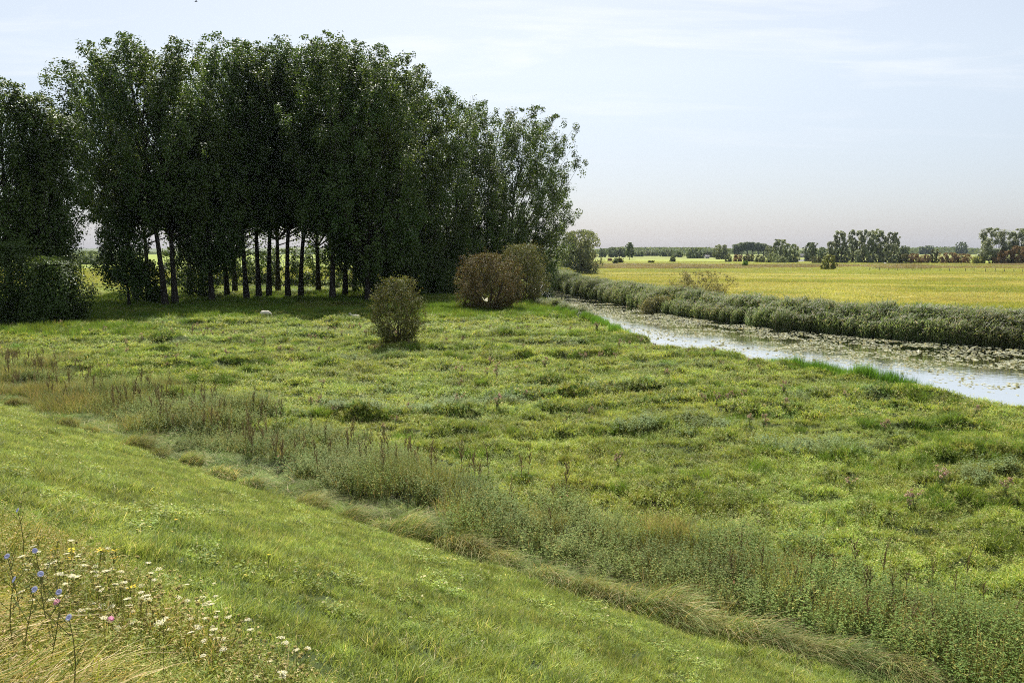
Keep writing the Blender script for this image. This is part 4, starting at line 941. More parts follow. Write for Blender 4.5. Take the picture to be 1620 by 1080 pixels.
def build_far_trees():
    GT, GB = 'trees across the far fields', 'bushes across the far fields'
    T = [ # u, v base, v top, width px, style, material, crown bottom fraction, label, kind
        (953, 407, 393, 12, 'round', 'dtree', .1, 'far tree just right of the lone willow', 't'),
        (971, 407, 391, 15, 'round', 'dtree', .1, 'far broad tree left of the tall slim one', 't'),
        (984, 407, 392, 10, 'round', 'dtree', .1, 'far narrow tree touching the tall slim one\'s left side', 't'),
        (996, 411, 383.5, 14, 'column', 'dtree', .25, 'tall slim far tree standing above the left treeline', 't'),
        (1010, 406, 398, 14, 'round', 'dtree', .1, 'low bluish tree just right of the tall slim far tree', 't'),
        (1023, 405, 397, 14, 'round', 'gtree', .1, 'pale low tree in the middle of the left treeline', 't'),
        (1036, 405, 395.5, 16, 'round', 'dtree', .1, 'rounded bluish tree left of the oval dark tree', 't'),
        (1055, 406, 394, 18, 'round', 'dtree', .1, 'oval dark tree behind the round field bush', 't'),
        (1073, 407, 396.5, 14, 'round', 'dtree', .1, 'small tree left of the big domed tree', 't'),
        (1099, 408.5, 392, 30, 'dome', 'dtree', .05, 'big dark domed tree on the far side of the fields', 't'),
        (1118, 407, 397, 12, 'round', 'dtree', .1, 'small tree behind the white cottage', 't'),
        (1128, 407, 398, 12, 'round', 'dtree', .1, 'low tree between white cottage and smooth round tree', 't'),
        (1141, 410, 386.5, 25, 'round', 'gtree', .05, 'smooth round grey green tree left of the flat topped grove', 't'),
        (1232, 412, 378, 25, 'willow', 'gtree', .05, 'tall bushy tree left of the sliver of water', 't'),
        (1250, 415.5, 385, 27, 'willow', 'gtree', .03, 'wide grey willow beside the sliver of water', 't'),
        (1218, 409, 388, 16, 'willow', 'gtree', .05, 'yellowish tree joining the flat topped grove', 't'),
        (1282, 411, 383.5, 24, 'willow', 'dtree', .03, 'dark bluish tree right of the sliver of water', 't'),
        (1300, 410, 391, 15, 'round', 'dtree', .05, 'rounded bluish tree left of the willow clump', 't'),
        (1316, 416, 380, 20, 'willow', 'willow', .02, 'lower left shoulder of the tall willow clump', 't'),
        (1328, 416, 364.5, 28, 'willow', 'willow', .02, 'leftmost tall willow of the big clump in the field', 't'),
        (1352, 415, 364, 30, 'willow', 'willow', .02, 'second tall willow of the big clump in the field', 't'),
        (1370, 416, 363, 32, 'willow', 'willow', .02, 'third tall willow of the big clump in the field', 't'),
        (1388, 415.5, 362.5, 30, 'willow', 'willow', .02, 'fourth tall willow with the highest top of the big clump', 't'),
        (1411, 416, 366, 20, 'poplar', 'willow', .35, 'thin willow with open crown on the right of the big clump', 't'),
        (1408, 416.5, 384, 24, 'willow', 'willow', .02, 'low willow at the right foot of the big clump', 't'),
        (1431, 409, 388.5, 18, 'round', 'dtree', .05, 'grey tree far behind the right end of the willow clump', 't'),
        (1458, 402.5, 390, 9, 'round', 'dtree', .1, 'left one of two small far trees above the red hedge', 't'),
        (1469, 402.5, 388, 13, 'round', 'dtree', .1, 'right one of two small far trees above the red hedge', 't'),
        (1521, 402.5, 383, 18, 'round', 'dtree', .08, 'oval far tree left of the long white barn', 't'),
        (1568, 417, 360, 46, 'willow', 'willow', .10, 'big spreading willow with bare lower limbs near the right edge', 't'),
        (1614, 417, 361, 40, 'poplar', 'willow', .3, 'open crowned tree cut by the right edge', 't'),
        (150, 418, 397, 34, 'round', 'dtree', .05, 'far tree seen in the gap left of the grove', 't'),
        (190, 418, 400, 40, 'round', 'dtree', .05, 'far tree behind the young poplar at the grove\'s left end', 't'),
        (118, 417, 399, 30, 'round', 'dtree', .05, 'far tree peeping over the left edge clump\'s shoulder', 't'),
        (965, 413, 408, 8, 'bush', 'hawfar', 0, 'low reddish bush right of the lone willow', 'b'),
        (974, 417.5, 408, 9, 'bush', 'dtree', 0, 'dark round bush, left one of the touching pair in the near field', 'b'),
        (981, 416, 407.5, 9, 'bush', 'hawo', 0, 'brownish round bush, right one of the touching pair', 'b'),
        (1030, 416, 411.5, 9, 'bush', 'ybush', 0, 'small green bush alone in the green field', 'b'),
        (1064.5, 414.5, 404.5, 9, 'bush', 'dtree', 0, 'dark round bush alone before the oval dark tree', 'b'),
        (1152, 414.5, 402.5, 12, 'bush', 'gtree', 0, 'green bush at the left end of the thorn row', 'b'),
        (1167, 414, 402.5, 18, 'bush', 'hawfar', 0, 'reddish bush in the middle of the thorn row', 'b'),
        (1184, 414, 401.5, 20, 'bush', 'hawo', 0, 'dark olive bush at the right end of the thorn row', 'b'),
        (1203, 415, 403, 18, 'bush', 'gtree', 0, 'grey green scrub right of the thorn row', 'b'),
        (1222, 415.5, 400, 22, 'bush', 'gtree', 0, 'pale willow scrub before the tall bushy tree', 'b'),
        (1234, 416, 405, 24, 'bush', 'gtree', 0, 'low dark grey scrub at the foot of the wide willow', 'b'),
        (1179, 421.5, 412.5, 9, 'bush', 'sedge', 0, 'small bright green sapling in the field before the thorn row', 'b'),
        (1291, 416.5, 405, 18, 'bush', 'hawo', 0, 'brownish bush left of the yellow topped round bush', 'b'),
        (1311, 426.5, 403, 24, 'bush', 'ybush', 0, 'round bush with a yellow green top before the willow clump', 'b'),
        (1428, 416.5, 401, 20, 'bush', 'hawo', 0, 'olive orange bush at the left end of the red hedge', 'b'),
        (1446, 416.5, 400.5, 24, 'bush', 'hawfar', 0, 'orange red bush second from left in the red hedge', 'b'),
        (1478, 416.5, 394.5, 14, 'bush', 'hawo', 0, 'narrow olive bush sticking up from the red hedge', 'b'),
        (1463, 416.5, 403, 18, 'bush', 'hawfar', 0, 'low red bush left of the narrow olive one', 'b'),
        (1499, 416.5, 399, 28, 'bush', 'hawfar', 0, 'wide brown bush right of the narrow olive one', 'b'),
        (1523, 416.5, 401, 26, 'bush', 'hawfar', 0, 'brown bush at the right end of the red hedge', 'b'),
        (1548, 417, 405, 20, 'bush', 'ybush', 0, 'green bush at the left foot of the big spreading willow', 'b'),
        (1585, 417.5, 396, 26, 'bush', 'hawfar', 0, 'red brown bush at the right foot of the big spreading willow', 'b'),
        (1609, 417.5, 389, 34, 'bush', 'hawfar', 0, 'tall red brown bush at the right edge', 'b'),
    ]
    for k, (u, vb, vt, w, st, m, cbf, lab, kind) in enumerate(T):
        r = np.random.default_rng(500 + k); x, y = P(u, vb); Ht = zat(vt, y); Wd = w * y / F * (1.4 if u < 1135 and kind == 't' and st == 'round' else 1.08)
        px = y / 796.0                                                # metres per picture pixel there
        leaf = max(px * 1.15, .3) if kind == 't' else max(px * .9, .25)
        area = Wd * Ht; nl_tot = int(min(max(area / (leaf * leaf) * 22, 1500), 14000)); nbr = 26 if kind == 't' else 20; ncl = 6
        sp = min(max(Wd * .055, leaf * .5), 1.4)
        geo = grow(r, Ht, Wd, cbf * Ht, st, nbr=nbr, ncl=ncl, nl=max(4, nl_tot // (nbr * ncl)), leaf=leaf, tr=max(.02 * Ht, .1), asc=1.2, spread=(sp, sp * 1.25), stems=1 if kind == 't' and st != 'willow' else 3, twigr=.005 * Ht, lean=(r.normal(0, .02) * Ht, 0))
        plant('field_tree' if kind == 't' else 'field_bush', 'tree' if kind == 't' else 'bush', lab, x, y, geo, m, group=GT if kind == 't' else GB, z=float(H(x, y)) - .1)
    # the flat topped grove: tall bare trunks under one flat canopy
    names = ['first', 'second', 'third', 'fourth', 'fifth', 'sixth']
    for k in range(6):
        r = np.random.default_rng(600 + k); u = 1165 + k * 8.6; x, y = P(u, 405.2); Ht = zat(387.5 - 4.5 * math.sin((k + .6) / 6.4 * math.pi), y)
        geo = grow(r, Ht, 13.5 * y / F, Ht * (.5 if k else .25), 'dome', nbr=26, ncl=6, nl=16, leaf=1.3, tr=.9, asc=1.0, spread=(1.3, 1.1), twigr=.2)
        plant('field_tree', 'tree', '%s tree from the left in the flat topped grove with bare trunks' % names[k], x, y, geo, 'dtree', group='trees of the flat topped grove')
    # far wood along the horizon
    q = np.random.default_rng(640); n = 60000
    x = q.uniform(-1200, 1350, n); y = q.uniform(1500, 1640, n)
    hgt = 4 + 13 * fbm(x * .013, 0 * x, 65, 4) * sstep(.36, .5, fbm(x * .004 + 3, 0 * x, 67, 2)); z = hgt * q.uniform(0, 1, n) ** .7
    V, Q = leaves(q, np.stack([x, y, z], 1), 3.2, .9)
    o = D.objects.new('far_wood', mesh_np('far_wood', V, [Q], [M['dtree']])); COL.objects.link(o); tag(o, 'low blue grey wood along the horizon', 'wood', kind='stuff')
build_far_trees()

# ------------------------------------------------------------------ dock stalks, thistles, tussocks, wild flowers
def dup(root, loc, rz, sc=1.0, label=None, rot=None):
    r_ = root.copy(); COL.objects.link(r_); r_.location = loc; r_.scale = (sc, sc, sc)
    r_.rotation_euler = rot if rot is not None else (0, 0, rz)
    if label: r_['label'] = label
    for ch in kids[root.name]:
        c = ch.copy(); COL.objects.link(c); c.parent = r_
    return r_
kids = {}

def build_weeds():
    r = np.random.default_rng(700)
    protos = []
    for k in range(4):
        q = np.random.default_rng(710 + k); root = empty('dock_plant', (0, 0, 0))
        tag(root, 'brown dock plant gone to seed among the nettles', 'dock', 'dock plants gone to seed along the weed band')
        st, sdg, lf = Geo(), Geo(), Geo()
        h = q.uniform(.95, 1.2); t = np.linspace(0, 1, 7)
        main = np.stack([.07 * t ** 2, .03 * np.sin(t * 3), h * t], 1); st.add(*_q(tube(main, .009 * (1 - .7 * t), 5)))
        spikes = [(main[2:], 1)]
        for j in range(7):
            b = main[3] + (main[5] - main[3]) * q.uniform(-.3, 1); a = q.uniform(0, 6.28); L = q.uniform(.18, .34); tq = np.linspace(0, 1, 4)[:, None]
            pth = b + np.array([math.cos(a) * .35, math.sin(a) * .35, .9]) * L * tq; st.add(*_q(tube(pth, .004 * (1 - .6 * tq[:, 0]), 4))); spikes.append((pth, .6))
        for pth, w in spikes:
            n = 80; u = q.uniform(.1, 1, n) * (len(pth) - 1); i = np.minimum(u.astype(int), len(pth) - 2); f = (u - i)[:, None]
            c = pth[i] * (1 - f) + pth[i + 1] * f + q.normal(0, .010 * w, (n, 3)); sdg.add(*_q(leaves(q, c, .017, .9)))
        s2, l2 = herb(q, 7, .1, .2, .5, .24, 3, .28, .004, spread=.4); lf.add(*l2)
        ks = [st.obj('stem', [M['dockstem']], root), sdg.obj('seed_head', [M['dock']], root), lf.obj('leaves', [M['dockleaf']], root)]
        kids[root.name] = ks; protos.append(root)
    pts = []
    while len(pts) < 250:                                             # mostly in loose drifts along the weed band
        y = r.uniform(11, 46) if r.uniform() < .75 else r.uniform(40, 60); x = (r.uniform(13.4, 17.3) - NY * y) / NX
        if abs(x) > .68 * y + 1: continue
        if fbm(x * .35, y * .35, 105, 2) < .42 and r.uniform() < .8: continue
        pts.append((x, y))
    used = set()
    for k, (x, y) in enumerate(pts):
        a = k % 4; z = float(H(x, y)); sc = r.uniform(.75, 1.1) if y > 20 else r.uniform(.55, .9); rz = r.uniform(0, 6.28)
        if a not in used: used.add(a); o = protos[a]; o.location = (x, y, z); o.rotation_euler = (0, 0, rz); o.scale = (sc,) * 3
        else: dup(protos[a], (x, y, z), rz, sc)
    # thistles gone to seed in the meadow
    protos = []
    for k in range(3):
        q = np.random.default_rng(740 + k); root = empty('thistle_plant', (0, 0, 0)); tag(root, 'thistle with pinkish buff seed heads in the open meadow', 'thistle', 'thistles scattered over the meadow')
        st, lf = Geo(), Geo(); heads = []
        for j in range(5):
            hd = Geo(); heads.append(hd)
            a = q.uniform(0, 6.28); h = q.uniform(.28, .55); t = np.linspace(0, 1, 5)
            pth = np.stack([math.cos(a) * .14 * t ** 1.5 * h / .6, math.sin(a) * .14 * t ** 1.5 * h / .6, h * t], 1); st.add(*_q(tube(pth, .007 * (1 - .6 * t), 4)))
            for m in range(3):
                c = pth[-1] - np.array([0, 0, .04]) * m + q.normal(0, .03, 3); hd.add(*_q(leaves(q, c + q.normal(0, .018, (16, 3)), .04, .7)))
            lc = pth[np.minimum((q.uniform(0, 1, 8) * 4).astype(int), 3)] + q.normal(0, .03, (8, 3)); lf.add(*_q(leaves(q, lc, .12, .3)))
        kids[root.name] = [st.obj('stem', [M['dockstem']], root)] + [hd.obj('seed_head', [M['thistle']], root) for hd in heads] + [lf.obj('leaves', [M['greyherb']], root)]; protos.append(root)
    used = set(); k = 0
    while k < 130:
        y = math.sqrt(r.uniform(17 ** 2, 66 ** 2)); x = r.uniform(-.68 * y, .68 * y)
        if dyke_s(x, y) < 18.2 or river_d(np.array(x), np.array(y)) < 1 or beyond(np.array(x), np.array(y)): continue
        if fbm(x * .22, y * .35, 107, 2) < .55 and r.uniform() < .9: continue
        a = k % 3; z = float(H(x, y)); sc = r.uniform(.7, 1.2); rz = r.uniform(0, 6.28); k += 1
        if a not in used: used.add(a); o = protos[a]; o.location = (x, y, z); o.rotation_euler = (0, 0, rz); o.scale = (sc,) * 3
        else: dup(protos[a], (x, y, z), rz, sc)
    # grass tussocks along the foot of the dyke
    spots = [(20, 640, .7, 0), (105, 682, .8, 0), (140, 690, .7, 0), (215, 722, 1.0, 0), (300, 735, .7, 1), (250, 728, .6, 0), (350, 765, .8, 1), (395, 775, .7, 1), (490, 808, .8, 0), (560, 830, .7, 1), (650, 855, 1.0, 1), (725, 878, 1.0, 0),
             (790, 893, .8, 0), (610, 845, .6, 1), (870, 925, .8, 1), (930, 945, .8, 0), (985, 955, .8, 1), (1055, 980, 1.0, 1), (1110, 990, .7, 0), (1190, 1010, .9, 1), (1260, 1030, .9, 0), (1330, 1040, .8, 1), (1420, 1055, .8, 0), (1080, 1000, .6, 0)]
    lab = ['straw coloured', 'green and buff']
    where = ['at the left edge of the slope foot', 'below the far weeds, left of a smaller twin', 'just right of the similar straw one', 'big and rounded at the slope foot, under the brown docks', 'behind the big straw ones', 'small, touching the big rounded one',
             'in the middle of the pale lying grass', 'right end of a close pair', 'standing alone with a dark hollow under it', 'low and flat right of the lone straw one', 'large and combed over, dark below its right side', 'large and combed downhill beside the large green one',
             'right of the largest straw one', 'small, left of the large combed green one', 'in the gap before the dark nettles', 'flattened with a reddish side', 'below the darkest nettles', 'large and overhanging the mown grass', 'behind the large overhanging one', 'at the foot of the tall dock stalks',
             'combed to the right under the dock stalks', 'near the bottom edge right of the combed one', 'rightmost at the bottom of the slope', 'small, before the large overhanging one']
    for k, (u, v, sc, gkind) in enumerate(spots):
        q = np.random.default_rng(760 + k); x, y = P(u, v, .12); g = Geo()
        la = q.uniform(-.9, .6)
        n = 620; rr = .42 * np.sqrt(q.uniform(0, 1, n)); an = q.uniform(0, 6.28, n)
        ps = np.stack([rr * np.cos(an) * 1.3, rr * np.sin(an), .16 * (1 - (rr / .45) ** 2)], 1) 
        g.add(*blades(q, n, .4, .25, .60, .010 if y < 20 else .015, (.7, 1.7), 5, lean=(math.cos(la) * .8, math.sin(la) * .8), flop=.46, pos=ps))
        g.add(*blades(q, 160, .45, .15, .4, .008, (.3, 1.2), 4))
        o = g.obj('grass_tussock', [M['tuss_g' if gkind else 'tuss_s']]); o.location = (x, y, float(H(x, y)) - .03); o.rotation_euler = (0, 0, math.atan2(-NX, NY)); o.scale = (sc * 1.15, sc * 1.15, sc * q.uniform(1.25, 1.65))
        tag(o, '%s grass tussock, %s' % (lab[gkind], where[k]), 'grass tussock', 'grass tussocks along the foot of the dyke')
build_weeds()

def slope_hit(u, v, dz):
    d = ray(u, v); sr = NX * d[0] + NY * d[1]
    t = (CZ - 4.9 - dz) / (-d[2] - 4.9 / TOE * sr); return d[0] * t, d[1] * t
def build_flowers():
    r = np.random.default_rng(800)
    def umbel(open_, q, h):
        root = empty('wild_carrot', (0, 0, 0)); st, hd = Geo(), Geo(); t = np.linspace(0, 1, 6)
        b = q.uniform(.03, .10); a0 = q.uniform(0, 6.28)
        pth = np.stack([math.cos(a0) * b * t ** 2, math.sin(a0) * b * t ** 2, h * t], 1); st.add(*_q(tube(pth, .0026 * (1.2 - .5 * t), 5)))
        top = pth[-1]; R = q.uniform(.026, .040) if open_ else q.uniform(.015, .022)
        for j in range(16):
            a = j * 2.4; rr = R * math.sqrt((j + .5) / 16); e = top + np.array([math.cos(a) * rr, math.sin(a) * rr, (.022 if open_ else .026) - (.1 if open_ else -.12) * rr])
            st.add(*_q(tube(np.array([top, (top + e) / 2 + (0 if open_ else 1) * np.array([math.cos(a), math.sin(a), 0]) * .008, e]), [.0011] * 3, 3)))
            if open_: cc = e + q.normal(0, .0036, (9, 3)) * np.array([1, 1, .25]); hd.add(*_q(leaves(q, cc, .0085, .9, droop=None)))
            else: cc = e * .6 + (top + np.array([0, 0, .016])) * .4 + q.normal(0, .0050, (8, 3)); hd.add(*_q(leaves(q, cc, .010, .6)))
        lc = pth[(q.uniform(0, 1, 14) * 4).astype(int)] + q.normal(0, .02, (14, 3)); lf = leaves(q, lc, .06, .16)
        st.add(lf[0], None, lf[1])
        tag(root, 'wild carrot with a flat white flower head in the verge' if open_ else 'wild carrot with a closed buff seed head in the verge', 'wild flower', 'white wild carrot flowers in the verge' if open_ else 'closed wild carrot seed heads in the verge')
        kids[root.name] = [st.obj('stem', [M['stemg']], root), hd.obj('flower_head' if open_ else 'seed_head', [M['white' if open_ else 'nest']], root)]
        return root
    opens = [umbel(True, np.random.default_rng(810 + k), .34 + .05 * k) for k in range(4)]
    nests = [umbel(False, np.random.default_rng(820 + k), .32 + .05 * k) for k in range(4)]
    used = set()
    def place(proto, x, y, sc, tilt=.15):
        z = float(H(x, y)) - .01; rot = (r.normal(0, tilt), r.normal(0, tilt), r.uniform(0, 6.28))
        if proto.name not in used:
            used.add(proto.name); proto.location = (x, y, z); proto.rotation_euler = rot; proto.scale = (sc,) * 3
        else: dup(proto, (x, y, z), 0, sc, rot=rot)
    n = 0
    while n < 320:
        t = r.uniform(0, 1)
        if r.uniform() < .9: u = 60 + 300 * t + r.normal(0, 34); v = 888 + 95 * t + r.normal(0, 26)
        else: u = 400 + 90 * t + r.normal(0, 12); v = 1010 + 55 * t + r.normal(0, 14)
        if u < -40 or v > 1085: continue
        k = r.integers(0, 4); pr = opens[k] if r.uniform() < .5 - .18 * t else nests[k]
        x, y = slope_hit(u, v, .28); place(pr, x, y, r.uniform(.46, .80)); n += 1
    # chicory: thin dark branching stems with pale blue flowers
    blue = [(23, 813), (58, 871), (70, 908), (20, 917), (40, 933), (75, 937), (97, 978), (12, 880)]
    for k, (u, v) in enumerate(blue):
        q = np.random.default_rng(840 + k); x, y = slope_hit(u, v, .52); root = empty('chicory_plant', (x, y, float(H(x, y)) - .01))
        st, fl = Geo(), Geo(); h = .52 if k else .55; t = np.linspace(0, 1, 6)
        pth = np.stack([.04 * np.sin(t * 3 + k), .03 * t, h * t], 1); st.add(*_q(tube(pth, .0034 * (1.15 - .6 * t), 5)))
        for j in range(5):
            b = pth[2] + (pth[5] - pth[2]) * q.uniform(0, .9); a = q.uniform(0, 6.28); L = q.uniform(.1, .22); tq = np.linspace(0, 1, 4)[:, None]
            p2 = b + np.array([math.cos(a) * .6, math.sin(a) * .6, .8]) * L * tq; st.add(*_q(tube(p2, .002 * (1 - .4 * tq[:, 0]), 4)))
            st.add(*_q(leaves(q, p2[1:] + q.normal(0, .006, (3, 3)), .03, .4)))
        c = pth[-1]; nrm = unit(np.array([q.normal(0, .4), -.8, .7])); a1 = unit(np.cross(nrm, [0, 0, 1.0])); a2 = np.cross(nrm, a1)
        for j in range(16):
            a = j / 16 * 6.283; dd = a1 * math.cos(a) + a2 * math.sin(a); ss = np.cross(nrm, dd) * .0037; R = .0165
            fl.add([c, c + dd * R * .6 - ss + nrm * .003, c + dd * R - ss * .7 + nrm * .002, c + dd * R + ss * .7 + nrm * .002, c + dd * R * .6 + ss + nrm * .003], [(0, 1, 4)], None); fl.add([c + dd * R * .6 - ss + nrm * .003, c + dd * R - ss * .7 + nrm * .002, c + dd * R + ss * .7 + nrm * .002, c + dd * R * .6 + ss + nrm * .003], None, [(0, 1, 2, 3)])
        st.obj('stem', [M['stemg']], root); fl.obj('flower_head', [M['blue']], root)
        lab = ['topmost of all, at the frame edge', 'above the white flowers', 'in the thick of the buff seed heads', 'directly above the largest blue one', 'with the largest open flower', 'between the largest and the white ones', 'lowest, before the flopped straw', 'half hidden high at the frame edge'][k]
        tag(root, 'pale blue chicory flower on a thin stem, ' + lab, 'wild flower', 'blue chicory flowers in the verge')
    for k, (u, v, lab) in enumerate([(88, 952, 'small pink bindweed flower beside the blue chicory'), (173, 979, 'larger pink bindweed flower next to a white one')]):
        x, y = slope_hit(u, v, .25); q = np.random.default_rng(860 + k); root = empty('bindweed_flower', (x, y, float(H(x, y)))); st, fl = Geo(), Geo(); t = np.linspace(0, 1, 5)
        pth = np.stack([.02 * t, .01 * np.sin(4 * t), .25 * t], 1); st.add(*_q(tube(pth, .002 * (1.1 - .4 * t), 4))); st.add(*_q(leaves(q, pth[1:4] + q.normal(0, .01, (3, 3)), .035, .5)))
        nrm = unit(np.array([.1, -.8, .6])); a1 = unit(np.cross(nrm, [0, 0, 1.0])); a2 = np.cross(nrm, a1); ring = []
        for lv, (rr, dz) in enumerate(((.003, 0), (.008, .012), (.020, .022))):
            ring.append([pth[-1] + nrm * dz + (a1 * math.cos(a) + a2 * math.sin(a)) * rr * (1 if j % 2 else .94) for j, a in enumerate(np.linspace(0, 6.283, 10, endpoint=False))])
        V = np.array(ring).reshape(-1, 3); i = np.arange(2)[:, None] * 10; j = np.arange(10)[None]; kk = (j + 1) % 10
        fl.add(V, None, np.stack([i + j, i + kk, i + 10 + kk, i + 10 + j], -1).reshape(-1, 4)); st.obj('stem', [M['stemg']], root); fl.obj('petals', [M['pink']], root, True); tag(root, lab, 'wild flower')
    # little yellow flowers
    root = empty('ragwort_flower', (0, 0, 0)); q = np.random.default_rng(870); st, fl = Geo(), Geo(); t = np.linspace(0, 1, 4)
    pth = np.stack([.02 * t, 0 * t, .30 * t], 1); st.add(*_q(tube(pth, .002 * (1.1 - .4 * t), 4)))
    for j in range(5):
        c = pth[-1] + q.normal(0, .014, 3) * np.array([1, 1, .4]); st.add(*_q(tube(np.array([pth[2], c]), [.0012] * 2, 3)))
        for m in range(7):
            a = m / 7 * 6.283; dd = np.array([math.cos(a), math.sin(a), .1]); ss = np.array([-math.sin(a), math.cos(a), 0]) * .003; fl.add([c, c + dd * .006 - ss, c + dd * .011, c + dd * .006 + ss], None, [(0, 1, 2, 3)])
    kids[root.name] = [st.obj('stem', [M['stemg']], root), fl.obj('flower_head', [M['yellow']], root)]; tag(root, 'small yellow flower cluster at the edge of the mown slope', 'wild flower', 'small yellow flowers at the verge edge')
    for u, v in [(57, 846), (118, 874), (128, 872), (155, 873), (165, 871), (178, 869), (172, 876), (270, 814), (160, 880), (100, 880), (212, 925), (422, 877)]:
        x, y = slope_hit(u, v, .3); place(root, x, y, r.uniform(.8, 1.2))
build_flowers()

# ------------------------------------------------------------------ sheep, fence, buildings, butterfly, bird
def ellip(c, rad, rot=None, nu=10, nv=7):
    a = np.linspace(0, 2 * math.pi, nu, endpoint=False); b = np.linspace(-math.pi / 2, math.pi / 2, nv)
    A, B = np.meshgrid(a, b, indexing='ij')
    V = np.stack([np.cos(B) * np.cos(A) * rad[0], np.cos(B) * np.sin(A) * rad[1], np.sin(B) * rad[2]], -1)
    if rot is not None: V = V @ np.array(Euler(rot).to_matrix()).T
    V = V + np.array(c); i = np.arange(nu)[:, None] * nv; k = ((np.arange(nu) + 1) % nu)[:, None] * nv; j = np.arange(nv - 1)[None]
    return V.reshape(-1, 3), None, np.stack([i + j, k + j, k + j + 1, i + j + 1], -1).reshape(-1, 4)
def sheep(loc, rz, lying, label, sc=1.0):
    """one continuous woolly body (volumes merged by remeshing); head and ears bare-faced"""
    root = empty('sheep', loc, rz); root.scale = (sc,) * 3
    g = Geo(); dz = -.32 if lying else 0
    g.add(*ellip((-.22, 0, .66 + dz), (.36, .27, .30))); g.add(*ellip((.22, 0, .66 + dz), (.34, .25, .29))); g.add(*ellip((0, 0, .68 + dz), (.45, .26, .28)))
    if lying:
        g.add(*_q(tube(np.array([(.45, 0, .42), (.60, 0, .58), (.68, 0, .66)]), [.15, .115, .10], 8))); hc = (.74, 0, .68); hr = (0, .5, 0)
        for sx_, sy_ in ((.3, .2), (.3, -.2), (-.35, .22), (-.35, -.22)): g.add(*_q(tube(np.array([(sx_, sy_, .2), (sx_ + .12, sy_ * 1.1, .09), (sx_ - .12, sy_ * 1.15, .06)]), [.08, .055, .04], 6)))
    else:
        g.add(*_q(tube(np.array([(.42, 0, .72), (.62, 0, .56), (.74, 0, .34)]), [.16, .115, .09], 8))); hc = (.79, 0, .22); hr = (0, 1.0, 0)
        for sx_, sy_ in ((.30, .13), (.30, -.13)): g.add(*_q(tube(np.array([(sx_, sy_, .62), (sx_ + .03, sy_, .38), (sx_ + .01, sy_, .22), (sx_ + .02, sy_, 0)]), [.09, .05, .04, .045], 6)))
        for sx_, sy_ in ((-.34, .14), (-.34, -.14)): g.add(*_q(tube(np.array([(sx_, sy_, .65), (sx_ + .06, sy_, .44), (sx_ - .06, sy_, .26), (sx_ - .03, sy_, 0)]), [.11, .065, .04, .045], 6)))
    g.add(*_q(tube(np.array([(-.52, 0, .74 + dz), (-.60, 0, .62 + dz), (-.61, 0, .48 + dz)]), [.05, .045, .03], 6)))
    g.add(*ellip(hc, (.16, .085, .095), hr)); e = np.array(hc)
    for s in (1, -1): g.add(*ellip(e + np.array([-.07, .12 * s, .05]), (.035, .075, .022), (0, 0, .35 * s), 8, 5))
    g.add(*ellip(e + np.array(Euler(hr).to_matrix() @ Vector((.12, 0, -.01))), (.075, .06, .06), hr))
    o = g.obj('body', [M['wool']], root, True); md = o.modifiers.new('merge', 'REMESH'); md.mode = 'VOXEL'; md.voxel_size = .028; md.use_smooth_shade = True
    tag(root, label, 'sheep', 'sheep in the meadow'); return root
